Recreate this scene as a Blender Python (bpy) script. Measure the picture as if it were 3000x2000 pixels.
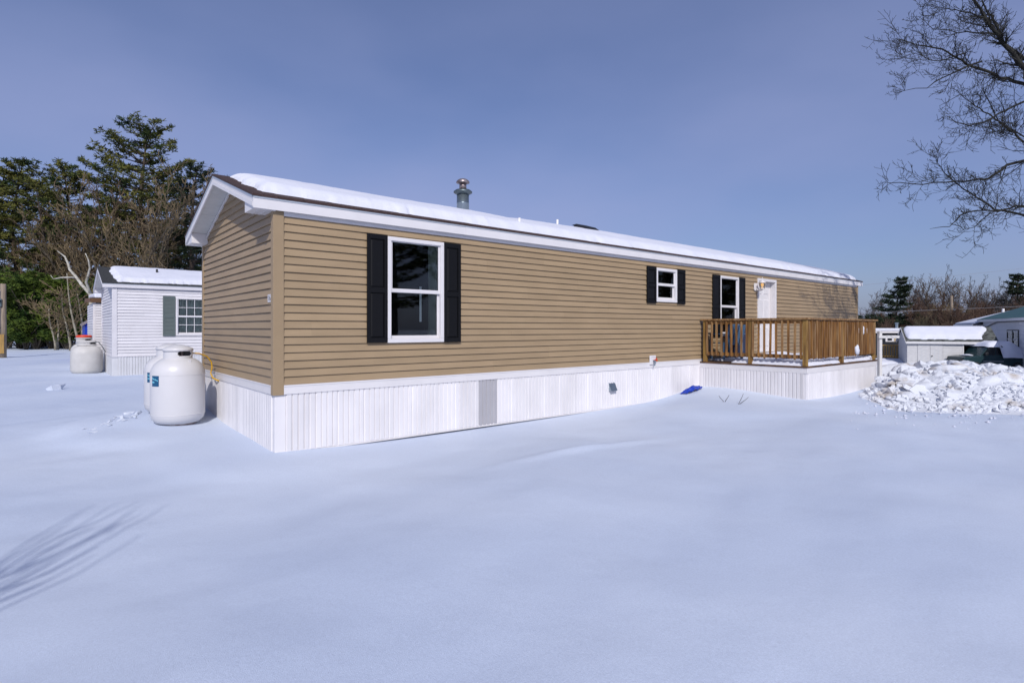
import bpy, bmesh, math, random
import numpy as np
from mathutils import Vector, Matrix

for o in list(bpy.data.objects): bpy.data.objects.remove(o, do_unlink=True)
S = bpy.context.scene
COL = S.collection
rad = math.radians

# ------------------------------------------------------------------ camera
cam_d = bpy.data.cameras.new('camera'); cam = bpy.data.objects.new('camera', cam_d); COL.objects.link(cam)
cam.location = (-2.4605, -7.9418, 1.668)
cam.rotation_euler = (rad(90), 0, -0.6968)
cam_d.sensor_width = 36.0; cam_d.lens = 36.0*1656.0/3000.0
cam_d.shift_y = -(1000-962.0)/3000.0
cam_d.clip_start = 0.05; cam_d.clip_end = 2000
S.camera = cam

# ------------------------------------------------------------------ sky, sun, exposure
SUN = Vector((-0.31, -0.47, 0.455)).normalized()      # towards the sun
elev = math.asin(SUN.z); azim = math.atan2(SUN.x, SUN.y)
w = bpy.data.worlds.new('World'); S.world = w; w.use_nodes = True
nt = w.node_tree; nt.nodes.clear()
def N(tree, t, **k):
    n = tree.nodes.new(t)
    for a, b in k.items(): setattr(n, a, b)
    return n
sky = N(nt, 'ShaderNodeTexSky', sky_type='NISHITA', sun_disc=False)
sky.sun_elevation = elev; sky.sun_rotation = azim; sky.altitude = 50; sky.air_density = 1.0; sky.dust_density = 1.6; sky.ozone_density = 2.0
bg = N(nt, 'ShaderNodeBackground'); bg.inputs[1].default_value = 0.088
tint = N(nt, 'ShaderNodeMixRGB', blend_type='MULTIPLY'); tint.inputs[0].default_value = 1
tint.inputs[2].default_value = (0.80, 0.87, 1.16, 1)
tc = N(nt, 'ShaderNodeTexCoord'); mp = N(nt, 'ShaderNodeMapping'); mp.inputs['Scale'].default_value = (1.0, 1.0, 2.2); mp.inputs['Location'].default_value = (2.7, 1.3, 0.4)
cn = N(nt, 'ShaderNodeTexNoise'); cn.inputs['Scale'].default_value = 1.5; cn.inputs['Detail'].default_value = 5; cn.inputs['Roughness'].default_value = 0.45
cr = N(nt, 'ShaderNodeValToRGB'); cr.color_ramp.elements[0].position = 0.36; cr.color_ramp.elements[1].position = 0.68
cr.color_ramp.elements[0].color = (0.24, 0.24, 0.24, 1); cr.color_ramp.elements[1].color = (0.80, 0.80, 0.80, 1)
cl = N(nt, 'ShaderNodeMixRGB', blend_type='MIX'); cl.inputs[2].default_value = (3.85, 4.4, 7.4, 1)
out = N(nt, 'ShaderNodeOutputWorld')
sz_ = N(nt, 'ShaderNodeSeparateXYZ'); nt.links.new(tc.outputs['Generated'], sz_.inputs[0])
hm = N(nt, 'ShaderNodeMapRange', interpolation_type='SMOOTHSTEP')            # thin haze layer: denser towards the horizon
hm.inputs[1].default_value = 0.15; hm.inputs[2].default_value = 0.60; hm.inputs[3].default_value = 1.0; hm.inputs[4].default_value = 0.30
nt.links.new(sz_.outputs[2], hm.inputs[0]); hz = N(nt, 'ShaderNodeMath', operation='MULTIPLY')
L_ = nt.links.new
L_(tc.outputs['Generated'], mp.inputs[0]); L_(mp.outputs[0], cn.inputs['Vector']); L_(cn.outputs[0], cr.inputs[0])
L_(sky.outputs[0], tint.inputs[1]); L_(tint.outputs[0], cl.inputs[1]); L_(cr.outputs[0], hz.inputs[0]); L_(hm.outputs[0], hz.inputs[1]); L_(hz.outputs[0], cl.inputs[0])
L_(cl.outputs[0], bg.inputs[0]); L_(bg.outputs[0], out.inputs[0])
sl = bpy.data.lights.new('sun', 'SUN'); so = bpy.data.objects.new('sun', sl); COL.objects.link(so)
sl.energy = 3.3; sl.angle = rad(0.53); sl.color = (1.0, 0.965, 0.93)
so.rotation_euler = SUN.to_track_quat('Z', 'Y').to_euler(); so.location = (-20, -30, 40)
S.render.engine = 'CYCLES'
S.view_settings.view_transform = 'Standard'; S.view_settings.look = 'None'; S.view_settings.exposure = 0.0; S.view_settings.gamma = 1.0
S.view_settings.use_curve_mapping = False
S.cycles.max_bounces = 8; S.cycles.transparent_max_bounces = 16

# ------------------------------------------------------------------ materials
MATS = {}
def mat(name, col, rough=0.6, var=0.0, vscale=4.0, bump=0.0, bscale=30.0, metal=0.0, col2=None, spec=None, stretch=(1, 1, 1), bstretch=None, thr=(0.35, 0.65), detail=4):
    if name in MATS: return MATS[name]
    m = bpy.data.materials.new(name); m.use_nodes = True; t = m.node_tree
    b = t.nodes['Principled BSDF']
    b.inputs['Base Color'].default_value = (*col, 1); b.inputs['Roughness'].default_value = rough; b.inputs['Metallic'].default_value = metal
    if spec is not None: b.inputs['Specular IOR Level'].default_value = spec
    geo = N(t, 'ShaderNodeNewGeometry')
    if var or col2:
        c2 = col2 if col2 else tuple(c*(1-var) for c in col)
        mp = N(t, 'ShaderNodeMapping'); mp.inputs['Scale'].default_value = stretch
        n = N(t, 'ShaderNodeTexNoise'); n.inputs['Scale'].default_value = vscale; n.inputs['Detail'].default_value = detail
        r = N(t, 'ShaderNodeValToRGB'); r.color_ramp.elements[0].position = thr[0]; r.color_ramp.elements[1].position = thr[1]
        r.color_ramp.elements[0].color = (*c2, 1); r.color_ramp.elements[1].color = (*col, 1)
        t.links.new(geo.outputs['Position'], mp.inputs[0]); t.links.new(mp.outputs[0], n.inputs['Vector'])
        t.links.new(n.outputs[0], r.inputs[0]); t.links.new(r.outputs[0], b.inputs['Base Color'])
    if bump:
        mp2 = N(t, 'ShaderNodeMapping'); mp2.inputs['Scale'].default_value = bstretch or stretch
        n2 = N(t, 'ShaderNodeTexNoise'); n2.inputs['Scale'].default_value = bscale; n2.inputs['Detail'].default_value = 5
        bp = N(t, 'ShaderNodeBump'); bp.inputs['Strength'].default_value = 1.0; bp.inputs['Distance'].default_value = bump
        t.links.new(geo.outputs['Position'], mp2.inputs[0]); t.links.new(mp2.outputs[0], n2.inputs['Vector'])
        t.links.new(n2.outputs[0], bp.inputs['Height']); t.links.new(bp.outputs[0], b.inputs['Normal'])
    MATS[name] = m; return m

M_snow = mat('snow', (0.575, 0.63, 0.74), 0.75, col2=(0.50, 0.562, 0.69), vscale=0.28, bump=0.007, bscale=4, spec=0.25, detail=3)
def snow_detail():
    # fine grain on top of the soft crust
    t = M_snow.node_tree; b = t.nodes['Principled BSDF']
    old = b.inputs['Normal'].links[0].from_node
    geo = [n for n in t.nodes if n.type == 'NEW_GEOMETRY'][0]
    n = N(t, 'ShaderNodeTexNoise'); n.inputs['Scale'].default_value = 210; n.inputs['Detail'].default_value = 3
    bp = N(t, 'ShaderNodeBump'); bp.inputs['Distance'].default_value = 0.0026; bp.inputs['Strength'].default_value = 1
    t.links.new(geo.outputs['Position'], n.inputs['Vector']); t.links.new(n.outputs[0], bp.inputs['Height'])
    t.links.new(old.outputs[0], bp.inputs['Normal']); t.links.new(bp.outputs[0], b.inputs['Normal'])
snow_detail()
def snow_grain():
    t = M_snow.node_tree; b = t.nodes['Principled BSDF']; src = b.inputs['Base Color'].links[0].from_socket
    geo = [n for n in t.nodes if n.type == 'NEW_GEOMETRY'][0]
    n = N(t, 'ShaderNodeTexNoise'); n.inputs['Scale'].default_value = 75; n.inputs['Detail'].default_value = 6; n.inputs['Roughness'].default_value = 0.75
    mr = N(t, 'ShaderNodeMapRange'); mr.inputs[1].default_value = 0.3; mr.inputs[2].default_value = 0.7; mr.inputs[3].default_value = 0.90; mr.inputs[4].default_value = 1.10
    mx = N(t, 'ShaderNodeMixRGB', blend_type='MULTIPLY'); mx.inputs[0].default_value = 1
    t.links.new(geo.outputs['Position'], n.inputs['Vector']); t.links.new(n.outputs[0], mr.inputs[0])
    t.links.new(src, mx.inputs[1]); t.links.new(mr.outputs[0], mx.inputs[2]); t.links.new(mx.outputs[0], b.inputs['Base Color'])
snow_grain()
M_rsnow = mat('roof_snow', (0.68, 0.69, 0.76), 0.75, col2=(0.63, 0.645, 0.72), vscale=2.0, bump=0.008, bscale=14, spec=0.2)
M_chunk = mat('plowed_snow', (0.65, 0.67, 0.72), 0.8, col2=(0.40, 0.34, 0.28), vscale=1.9, bump=0.02, bscale=14, spec=0.2, thr=(0.27, 0.45), detail=6)
def siding_mat():
    m = mat('tan_siding', (0.345, 0.250, 0.150), 0.5, col2=(0.308, 0.223, 0.133), vscale=2.2, bump=0.0045, bscale=1.6, bstretch=(1.0, 1.0, 6.0), stretch=(0.6, 0.6, 3), spec=0.3)
    # dark streaks mixed into the board colour towards the far end of the long wall
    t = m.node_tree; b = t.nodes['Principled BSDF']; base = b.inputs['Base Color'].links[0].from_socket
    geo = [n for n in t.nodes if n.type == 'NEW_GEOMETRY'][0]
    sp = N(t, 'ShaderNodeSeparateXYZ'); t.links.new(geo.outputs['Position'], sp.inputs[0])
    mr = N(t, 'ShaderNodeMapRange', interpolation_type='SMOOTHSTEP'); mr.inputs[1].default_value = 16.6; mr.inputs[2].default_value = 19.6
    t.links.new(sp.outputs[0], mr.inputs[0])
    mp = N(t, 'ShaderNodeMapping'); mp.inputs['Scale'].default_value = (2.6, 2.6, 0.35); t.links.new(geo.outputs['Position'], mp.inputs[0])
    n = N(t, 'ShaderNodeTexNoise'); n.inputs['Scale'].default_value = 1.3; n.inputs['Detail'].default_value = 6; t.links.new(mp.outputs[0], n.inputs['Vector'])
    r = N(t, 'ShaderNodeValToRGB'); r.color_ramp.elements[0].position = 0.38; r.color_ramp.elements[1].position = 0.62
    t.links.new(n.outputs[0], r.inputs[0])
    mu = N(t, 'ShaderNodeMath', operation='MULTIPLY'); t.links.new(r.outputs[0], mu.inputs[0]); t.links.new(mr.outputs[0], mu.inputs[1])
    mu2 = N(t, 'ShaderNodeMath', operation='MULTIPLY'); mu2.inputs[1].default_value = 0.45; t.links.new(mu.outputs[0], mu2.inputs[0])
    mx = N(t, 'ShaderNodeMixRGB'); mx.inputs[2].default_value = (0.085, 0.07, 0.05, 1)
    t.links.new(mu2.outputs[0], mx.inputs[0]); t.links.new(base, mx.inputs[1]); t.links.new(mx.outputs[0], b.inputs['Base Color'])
    return m
def per_piece(m, lo, hi):
    # boards and panels of one batch differ a little in tone
    t = m.node_tree; b = t.nodes['Principled BSDF']; src = b.inputs['Base Color'].links[0].from_socket
    oi = N(t, 'ShaderNodeObjectInfo'); mr = N(t, 'ShaderNodeMapRange'); mr.inputs[3].default_value = lo; mr.inputs[4].default_value = hi
    t.links.new(oi.outputs['Random'], mr.inputs[0])
    mx = N(t, 'ShaderNodeMixRGB', blend_type='MULTIPLY'); mx.inputs[0].default_value = 1
    t.links.new(src, mx.inputs[1]); t.links.new(mr.outputs[0], mx.inputs[2]); t.links.new(mx.outputs[0], b.inputs['Base Color'])
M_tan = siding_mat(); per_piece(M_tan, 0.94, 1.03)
M_tanpost = mat('tan_corner', (0.32, 0.232, 0.138), 0.5, spec=0.3, var=0.05)
M_white = mat('white_vinyl', (0.70, 0.675, 0.675), 0.45, var=0.05, vscale=3, spec=0.35)
M_wood_w = mat('white_painted', (0.66, 0.645, 0.63), 0.55, var=0.07, vscale=5, bump=0.001, bscale=40)
M_skirt = mat('white_skirting', (0.76, 0.735, 0.74), 0.42, var=0.08, vscale=3, spec=0.4, stretch=(1, 1, 0.5), bump=0.004, bscale=1.5, bstretch=(3, 3, 1))
M_skirt_g = mat('grey_skirting', (0.40, 0.39, 0.41), 0.5, var=0.06, vscale=5)
M_nwhite = mat('white_siding', (0.66, 0.64, 0.655), 0.5, var=0.06, vscale=3)
M_nskirt = mat('cream_skirting', (0.60, 0.60, 0.615), 0.5, var=0.08, vscale=3)
M_soffit = mat('soffit_white', (0.60, 0.60, 0.585), 0.6, var=0.05)
M_drip = mat('drip_edge', (0.50, 0.54, 0.58), 0.4, metal=0.3)
M_shingle = mat('brown_shingle', (0.062, 0.032, 0.028), 0.9, var=0.5, vscale=30, bump=0.006, bscale=50)
M_shingle_g = mat('charcoal_shingle', (0.04, 0.042, 0.042), 0.9, var=0.5, vscale=30, bump=0.006, bscale=50)
M_core = mat('sheathing', (0.03, 0.027, 0.024), 0.9)
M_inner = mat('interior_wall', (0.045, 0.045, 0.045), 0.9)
M_jamb = mat('window_reveal', (0.62, 0.68, 0.58), 0.6)
M_black = mat('black_shutter', (0.006, 0.006, 0.007), 0.5, bump=0.0008, bscale=120, spec=0.18)
M_blk = mat('black_paint', (0.012, 0.012, 0.013), 0.5)
M_gshut = mat('grey_green_shutter', (0.10, 0.125, 0.12), 0.5)
M_galv = mat('galvanised', (0.36, 0.43, 0.47), 0.32, metal=0.85, var=0.25, vscale=6, stretch=(1, 1, 0.4))
M_galvd = mat('galvanised_dark', (0.16, 0.20, 0.21), 0.4, metal=0.7, var=0.3, vscale=8)
M_rustm = mat('stained_metal', (0.42, 0.36, 0.35), 0.35, metal=0.7, col2=(0.16, 0.11, 0.10), vscale=9)
M_pvc = mat('pvc_pipe', (0.78, 0.76, 0.74), 0.4)
M_wood = mat('deck_wood', (0.33, 0.16, 0.04), 0.6, col2=(0.14, 0.057, 0.012), vscale=3.2, bump=0.0015, bscale=60, stretch=(6, 6, 0.7), bstretch=(4, 4, 0.5))
M_wood2 = mat('deck_wood_grey', (0.36, 0.215, 0.09), 0.65, col2=(0.18, 0.08, 0.022), vscale=3.0, bump=0.0015, bscale=60, stretch=(6, 6, 0.7), bstretch=(4, 4, 0.5))
M_wood3 = mat('deck_post_wood', (0.30, 0.175, 0.04), 0.6, col2=(0.14, 0.068, 0.014), vscale=3.0, bump=0.002, bscale=50, stretch=(5, 5, 0.6), bstretch=(4, 4, 0.5))
M_woodd = mat('deck_wood_dark', (0.13, 0.062, 0.022), 0.7, col2=(0.055, 0.026, 0.012), vscale=4, bump=0.002, bscale=50)
for _m, _lo in ((M_skirt, 0.93), (M_nwhite, 0.95), (M_wood, 0.72), (M_wood2, 0.75)): per_piece(_m, _lo, 1.04)
M_tank = mat('tank_paint', (0.61, 0.60, 0.61), 0.33, var=0.04, vscale=2.5, spec=0.45)
M_tank2 = mat('old_tank_paint', (0.54, 0.525, 0.505), 0.5, var=0.12, vscale=3, spec=0.35)
M_label = mat('teal_label', (0.004, 0.075, 0.17), 0.4)
M_print = mat('label_print', (0.16, 0.50, 0.62), 0.5)
M_red = mat('red_cap', (0.62, 0.05, 0.015), 0.45)
M_hose = mat('yellow_hose', (0.60, 0.33, 0.008), 0.4)
M_blue = mat('blue_plastic', (0.004, 0.035, 0.36), 0.42, bump=0.004, bscale=15)
M_chair = mat('slate_blue_plastic', (0.055, 0.115, 0.20), 0.5)
M_navy = mat('navy_cloth', (0.02, 0.03, 0.07), 0.9)
M_bark = mat('bark_grey_brown', (0.115, 0.095, 0.068), 0.9, col2=(0.07, 0.056, 0.04), vscale=5, bump=0.01, bscale=12)
M_barkp = mat('pine_bark', (0.075, 0.055, 0.042), 0.9, var=0.4, vscale=4, bump=0.01, bscale=10)
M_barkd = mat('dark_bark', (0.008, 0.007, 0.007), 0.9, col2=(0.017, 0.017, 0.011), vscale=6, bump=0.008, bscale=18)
M_birch = mat('birch_bark', (0.50, 0.48, 0.42), 0.8, col2=(0.24, 0.22, 0.17), vscale=4, stretch=(1, 1, 3))
M_twig = mat('twig_brown', (0.12, 0.08, 0.045), 0.9, var=0.45, vscale=0.5)
M_twigr = mat('twig_russet', (0.10, 0.056, 0.036), 0.9, var=0.45, vscale=0.4)
M_twigb = mat('twig_dusk', (0.055, 0.05, 0.05), 0.9, var=0.3, vscale=0.4)
M_twigt = mat('twig_tan', (0.185, 0.135, 0.072), 0.9, var=0.5, vscale=0.7)
M_need = mat('pine_needles', (0.15, 0.14, 0.03), 0.8, col2=(0.022, 0.048, 0.016), vscale=0.55, spec=0.2)
M_needd = mat('dark_needles', (0.028, 0.042, 0.020), 0.8, col2=(0.011, 0.021, 0.010), vscale=0.5, spec=0.2)
M_leafg = mat('evergreen_leaves', (0.115, 0.155, 0.022), 0.8, col2=(0.022, 0.055, 0.012), vscale=0.9, spec=0.2)
M_brush = mat('dry_brush', (0.12, 0.09, 0.045), 0.9, col2=(0.05, 0.042, 0.022), vscale=0.6)
M_shedw = mat('shed_white', (0.57, 0.56, 0.55), 0.65, var=0.13, vscale=6, stretch=(1, 1, 3))
M_greenr = mat('green_metal_roof', (0.008, 0.075, 0.045), 0.45, var=0.3, vscale=3)
M_dark = mat('dark_siding', (0.010, 0.012, 0.018), 0.6)
M_truck = mat('truck_paint', (0.016, 0.038, 0.042), 0.25, spec=0.5)
M_tyre = mat('tyre', (0.012, 0.012, 0.012), 0.8)
M_chrome = mat('chrome', (0.5, 0.5, 0.5), 0.2, metal=0.9)
M_pole = mat('pole_wood', (0.30, 0.235, 0.17), 0.8, var=0.35, vscale=4, stretch=(4, 4, 0.4))
M_polel = mat('new_lumber', (0.42, 0.25, 0.07), 0.7, var=0.3, vscale=4, stretch=(4, 4, 0.4))
M_wire = mat('wire_grey', (0.25, 0.25, 0.27), 0.6)
M_curt = mat('curtain', (0.70, 0.72, 0.66), 0.9, var=0.2, vscale=5)
M_tanroof = mat('rust_roof', (0.16, 0.075, 0.03), 0.7, var=0.4)
def glass_mat(name, tintc=(0.90, 0.94, 0.93)):
    m = bpy.data.materials.new(name); m.use_nodes = True; t = m.node_tree; t.nodes.clear()
    tr = N(t, 'ShaderNodeBsdfTransparent'); tr.inputs[0].default_value = (*tintc, 1)
    gl = N(t, 'ShaderNodeBsdfGlossy'); gl.inputs['Roughness'].default_value = 0.02
    fr = N(t, 'ShaderNodeFresnel'); fr.inputs[0].default_value = 1.5
    mx = N(t, 'ShaderNodeMixShader'); o = N(t, 'ShaderNodeOutputMaterial')
    t.links.new(fr.outputs[0], mx.inputs[0]); t.links.new(tr.outputs[0], mx.inputs[1]); t.links.new(gl.outputs[0], mx.inputs[2]); t.links.new(mx.outputs[0], o.inputs[0])
    return m
M_glass = glass_mat('window_glass'); M_glassd = glass_mat('car_glass', (0.25, 0.33, 0.33))
M_lantern = glass_mat('lantern_glass', (0.92, 0.92, 0.88))
M_bulb = bpy.data.materials.new('lit_bulb'); M_bulb.use_nodes = True
_b = M_bulb.node_tree.nodes['Principled BSDF']; _b.inputs['Base Color'].default_value = (1, 0.6, 0.2, 1)
_b.inputs['Emission Color'].default_value = (1.0, 0.52, 0.10, 1); _b.inputs['Emission Strength'].default_value = 0.9

# ------------------------------------------------------------------ mesh helpers
class MB:
    """collects faces, then becomes one mesh"""
    def __init__(s): s.v = []; s.f = []
    def add(s, vs, fs):
        b = len(s.v); s.v.extend(tuple(p) for p in vs); s.f.extend(tuple(i+b for i in f) for f in fs); return s
    def box(s, x0, x1, y0, y1, z0, z1):
        return s.add([(x0,y0,z0),(x1,y0,z0),(x1,y1,z0),(x0,y1,z0),(x0,y0,z1),(x1,y0,z1),(x1,y1,z1),(x0,y1,z1)],
                     [(0,3,2,1),(4,5,6,7),(0,1,5,4),(1,2,6,5),(2,3,7,6),(3,0,4,7)])
    def prism(s, poly, axis, a, b):
        """poly: 2-D points counted anticlockwise seen from +axis; axis 0: (y,z), 1: (x,z), 2: (x,y)"""
        def P(p, t):
            return {0: (t, p[0], p[1]), 1: (p[0], t, p[1]), 2: (p[0], p[1], t)}[axis]
        n = len(poly); vs = [P(p, a) for p in poly]+[P(p, b) for p in poly]
        fs = [tuple(range(n))[::-1], tuple(range(n, 2*n))]+[(i, (i+1) % n, n+(i+1) % n, n+i) for i in range(n)]
        return s.add(vs, fs)
    def lathe(s, prof, cx=0, cy=0, cz=0, n=24, cap=True):
        vs = []; fs = []
        for r, z in prof:
            for k in range(n):
                a = 2*math.pi*k/n; vs.append((cx+r*math.cos(a), cy+r*math.sin(a), cz+z))
        for i in range(len(prof)-1):
            for k in range(n):
                a = i*n+k; b = i*n+(k+1) % n; fs.append((a, b, b+n, a+n))
        if cap:
            fs.append(tuple(range(n))[::-1]); fs.append(tuple(range((len(prof)-1)*n, len(prof)*n)))
        return s.add(vs, fs)
    def tube(s, pts, rads, n=5, cap=True):
        pts = [Vector(p) for p in pts]; vs = []; fs = []
        up = Vector((0.31, 0.17, 0.93))
        for i, p in enumerate(pts):
            d = (pts[min(i+1, len(pts)-1)]-pts[max(i-1, 0)])
            if d.length < 1e-9: d = Vector((0, 0, 1))
            d.normalize(); a = d.cross(up)
            if a.length < 0.05: a = d.cross(Vector((1, 0, 0)))
            a.normalize(); b = d.cross(a); r = rads[i] if hasattr(rads, '__len__') else rads
            for k in range(n):
                t = 2*math.pi*k/n; vs.append(p+a*(r*math.cos(t))+b*(r*math.sin(t)))
        for i in range(len(pts)-1):
            for k in range(n):
                q = i*n+k; e = i*n+(k+1) % n; fs.append((q, e, e+n, q+n))
        if cap: fs.append(tuple(range(n))); fs.append(tuple(range((len(pts)-1)*n, len(pts)*n))[::-1])
        return s.add(vs, fs)
    def mesh(s, name, m=None, smooth=False, fix=True):
        me = bpy.data.meshes.new(name); me.from_pydata([tuple(v) for v in s.v], [], s.f); me.validate(verbose=False)
        if fix and len(s.f) < 40000:
            bm = bmesh.new(); bm.from_mesh(me); bmesh.ops.recalc_face_normals(bm, faces=bm.faces); bm.to_mesh(me); bm.free()
        if m: me.materials.append(m)
        if smooth: me.shade_smooth()
        return me
    def obj(s, name, m, parent=None, smooth=False, loc=None, fix=True):
        return link(name, s.mesh(name, m, smooth, fix), parent, loc)
def link(name, me, parent=None, loc=None, rz=0.0, scale=None):
    o = bpy.data.objects.new(name, me); COL.objects.link(o)
    if parent: o.parent = parent
    if loc: o.location = loc
    if rz: o.rotation_euler = (0, 0, rz)
    if scale: o.scale = scale
    return o
def thing(name, label, cat, loc=(0, 0, 0), rz=0.0, group=None):
    o = bpy.data.objects.new(name, None); COL.objects.link(o); o.empty_display_size = 0.3
    o.location = loc; o.rotation_euler = (0, 0, rz); tag(o, label, cat, group); return o
def tag(o, label=None, cat=None, group=None, kind=None):
    if label: o['label'] = label
    if cat: o['category'] = cat
    if group: o['group'] = group
    if kind: o['kind'] = kind
    return o
def B(x0, x1, y0, y1, z0, z1): return MB().box(x0, x1, y0, y1, z0, z1)
def bevel(o, wdt=0.006, seg=2):
    md = o.modifiers.new('bevel', 'BEVEL'); md.width = wdt; md.segments = seg; md.limit_method = 'ANGLE'; return o
def text_mesh(name, body, size, m, parent, loc, rot):
    cu = bpy.data.curves.new(name, 'FONT'); cu.body = body; cu.size = size; cu.extrude = 0.0008; cu.align_x = 'CENTER'; cu.align_y = 'CENTER'
    t = bpy.data.objects.new(name, cu); COL.objects.link(t); bpy.context.view_layer.update()
    me = bpy.data.meshes.new_from_object(t.evaluated_get(bpy.context.evaluated_depsgraph_get())); bpy.data.objects.remove(t)
    me.materials.clear(); me.materials.append(m)
    o = link(name, me, parent, loc); o.rotation_euler = rot; return o

# smooth value noise
def vnoise(x, y, seed=0):
    x = np.asarray(x, float); y = np.asarray(y, float)
    xi = np.floor(x).astype(np.int64); yi = np.floor(y).astype(np.int64); xf = x-xi; yf = y-yi
    def h(a, b):
        n = (a*374761393+b*668265263+seed*1442695041) & 0xffffffff
        n = ((n ^ (n >> 13))*1274126177) & 0xffffffff
        return ((n ^ (n >> 16)) & 0xffff)/32767.5-1
    u = xf*xf*xf*(xf*(xf*6-15)+10); v = yf*yf*yf*(yf*(yf*6-15)+10)
    return (h(xi, yi)*(1-u)+h(xi+1, yi)*u)*(1-v)+(h(xi, yi+1)*(1-u)+h(xi+1, yi+1)*u)*v
def sstep(a, b, x):
    t = np.clip((x-a)/(b-a), 0, 1); return t*t*(3-2*t)

# ------------------------------------------------------------------ ground
CP = []          # control points: x, y, z, radius
for X, z in ((-0.1, -0.005), (0.5, -0.03), (1.2, -0.06), (2.0, -0.07), (2.7, -0.075), (3.5, -0.075), (4.3, -0.07), (5.1, -0.065), (5.9, -0.055), (6.7, -0.045), (7.5, -0.035), (8.2, -0.022), (8.9, 0.012), (9.6, 0.085), (10.1, 0.18)):
    CP.append((X, 0.05, z, 0.42))
for Y, z in ((0.5, 0.01), (1.2, 0.02), (1.9, 0.025), (2.6, 0.03), (3.3, 0.10), (4.0, 0.17)): CP.append((-0.02, Y, z, 0.4))
CP += [(-0.7, 2.45, 0.085, 0.35), (-0.7, 3.3, 0.14, 0.35), (-0.7, 4.0, 0.2, 0.4), (-1.2, 2.7, 0.09, 0.35), (-1.2, 3.7, 0.15, 0.4)]
for Y, z in ((-0.18, 0.26), (-0.6, 0.255), (-1.1, 0.235), (-1.65, 0.185), (-2.2, 0.135), (-2.62, 0.11)): CP.append((10.25, Y, z, 0.4))
CP += [(9.5, -0.5, 0.14, 0.5), (9.3, -1.2, 0.12, 0.5), (8.8, -1.7, 0.09, 0.6)]
for X, z in ((11.0, 0.09), (11.8, 0.08), (12.6, 0.085), (13.4, 0.11), (14.2, 0.15)): CP.append((X, -2.75, z, 0.4))
def ground_h(x, y):
    x = np.asarray(x, float); y = np.asarray(y, float)
    ca, sa = math.cos(0.5), math.sin(0.5)
    u = x*ca+y*sa; v = -x*sa+y*ca
    near = np.exp(-((x+2)**2+(y+2)**2)/900.0)
    h = 0.048*vnoise(u/4.2, v/1.9, 3)+0.016*vnoise(u/1.6+7, v/0.9+3, 5)+0.07*vnoise(x/8.0, y/6.0, 8)
    h = h*(0.35+0.65*near)+0.012*vnoise(u/0.55, v/0.4, 11)*near
    # windblown crust ridge in the open
    h = h+0.05*np.exp(-(((x-3.4)*0.9+(y+2.6)*0.25)/1.0)**2)*np.exp(-((y+2.45+0.05*x)/0.12)**2)
    drop = -1.3*sstep(17.5, 33.0, x)*sstep(-40, -20, y)
    h = h+drop
    W = np.ones_like(h); A = h.copy()
    for (cx, cy, cz, r) in CP:
        d2 = (x-cx)**2+(y-cy)**2
        k = 30*np.exp(-d2/(2*r*r)); W += k; A += k*cz
    return A/W
def axis(lo, a, b, hi, fine):
    mid = list(np.arange(a, b, fine)); left = []; right = []; st = fine; p = a
    while p > lo: st *= 1.09; p -= st; left.append(p)
    st = fine; p = mid[-1]
    while p < hi: st *= 1.09; p += st; right.append(p)
    return np.array(left[::-1]+mid+right)
gx = axis(-420, -5.5, 16.0, 520, 0.055); gy = axis(-420, -6.5, 5.5, 520, 0.055)
GX, GY = np.meshgrid(gx, gy); GZ = ground_h(GX, GY)
nv = GX.size; nx, ny = len(gx), len(gy)
co = np.stack([GX.ravel(), GY.ravel(), GZ.ravel()], 1)
ii = (np.arange(ny-1)[:, None]*nx+np.arange(nx-1)[None, :]).ravel()
quads = np.stack([ii, ii+1, ii+1+nx, ii+nx], 1)
def np_mesh(name, co, quads, m):
    me = bpy.data.meshes.new(name); me.vertices.add(len(co)); me.vertices.foreach_set('co', co.astype(np.float32).ravel())
    k = quads.shape[1]; me.loops.add(quads.size); me.loops.foreach_set('vertex_index', quads.astype(np.int32).ravel())
    me.polygons.add(len(quads)); me.polygons.foreach_set('loop_start', np.arange(0, quads.size, k, dtype=np.int32))
    me.update(calc_edges=True); me.materials.append(m); me.shade_smooth(); return me
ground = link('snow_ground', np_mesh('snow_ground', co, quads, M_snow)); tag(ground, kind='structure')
def gz(x, y): return float(ground_h(np.array([x]), np.array([y]))[0])

# ------------------------------------------------------------------ mobile homes
def course_mesh(name, m):
    # one lap-siding board: proud lower edge, rolled lip, flush top; unit length and unit height
    prof = [(0, 0.0), (-0.0330, 0.0), (-0.0345, 0.04), (-0.0330, 0.12), (-0.0140, 0.945), (-0.002, 0.945), (-0.002, 1.0), (0, 1.0)]
    b = MB(); b.prism([(p[0], p[1]) for p in prof], 0, 0.0, 1.0); return b.mesh(name, m)
PROF = [(0,0),(.016,.023),(.077,.023),(.083,0),(.099,.023),(.160,.023),(.166,0),(.182,.023),(.243,.023),(.250,0),(.266,.023),(.312,.023),(.327,.008),(.342,.023),(.403,.023),(.410,0)]
def skirt_mesh(name, m, flip=False):
    pts = [(.41-u, o) for u, o in PROF][::-1] if flip else PROF
    b = MB(); n = len(pts)
    vs = [(u, -o-0.004, 0) for u, o in pts]+[(u, -o-0.004, 1) for u, o in pts]
    b.add(vs, [(i, i+1, n+i+1, n+i) for i in range(n-1)])
    # thin return at the back so that the panel has thickness
    b.add([(0, -0.002, 0), (.41, -0.002, 0), (.41, -0.002, 1), (0, -0.002, 1)], [(0, 3, 2, 1)])
    return b.mesh(name, m, fix=False)
def run_segments(a, b, step, off):
    cuts = [a]; p = a+off
    while p < b-0.3:
        if p > a+0.3: cuts.append(p)
        p += step
    cuts.append(b); return list(zip(cuts[:-1], cuts[1:]))

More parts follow.
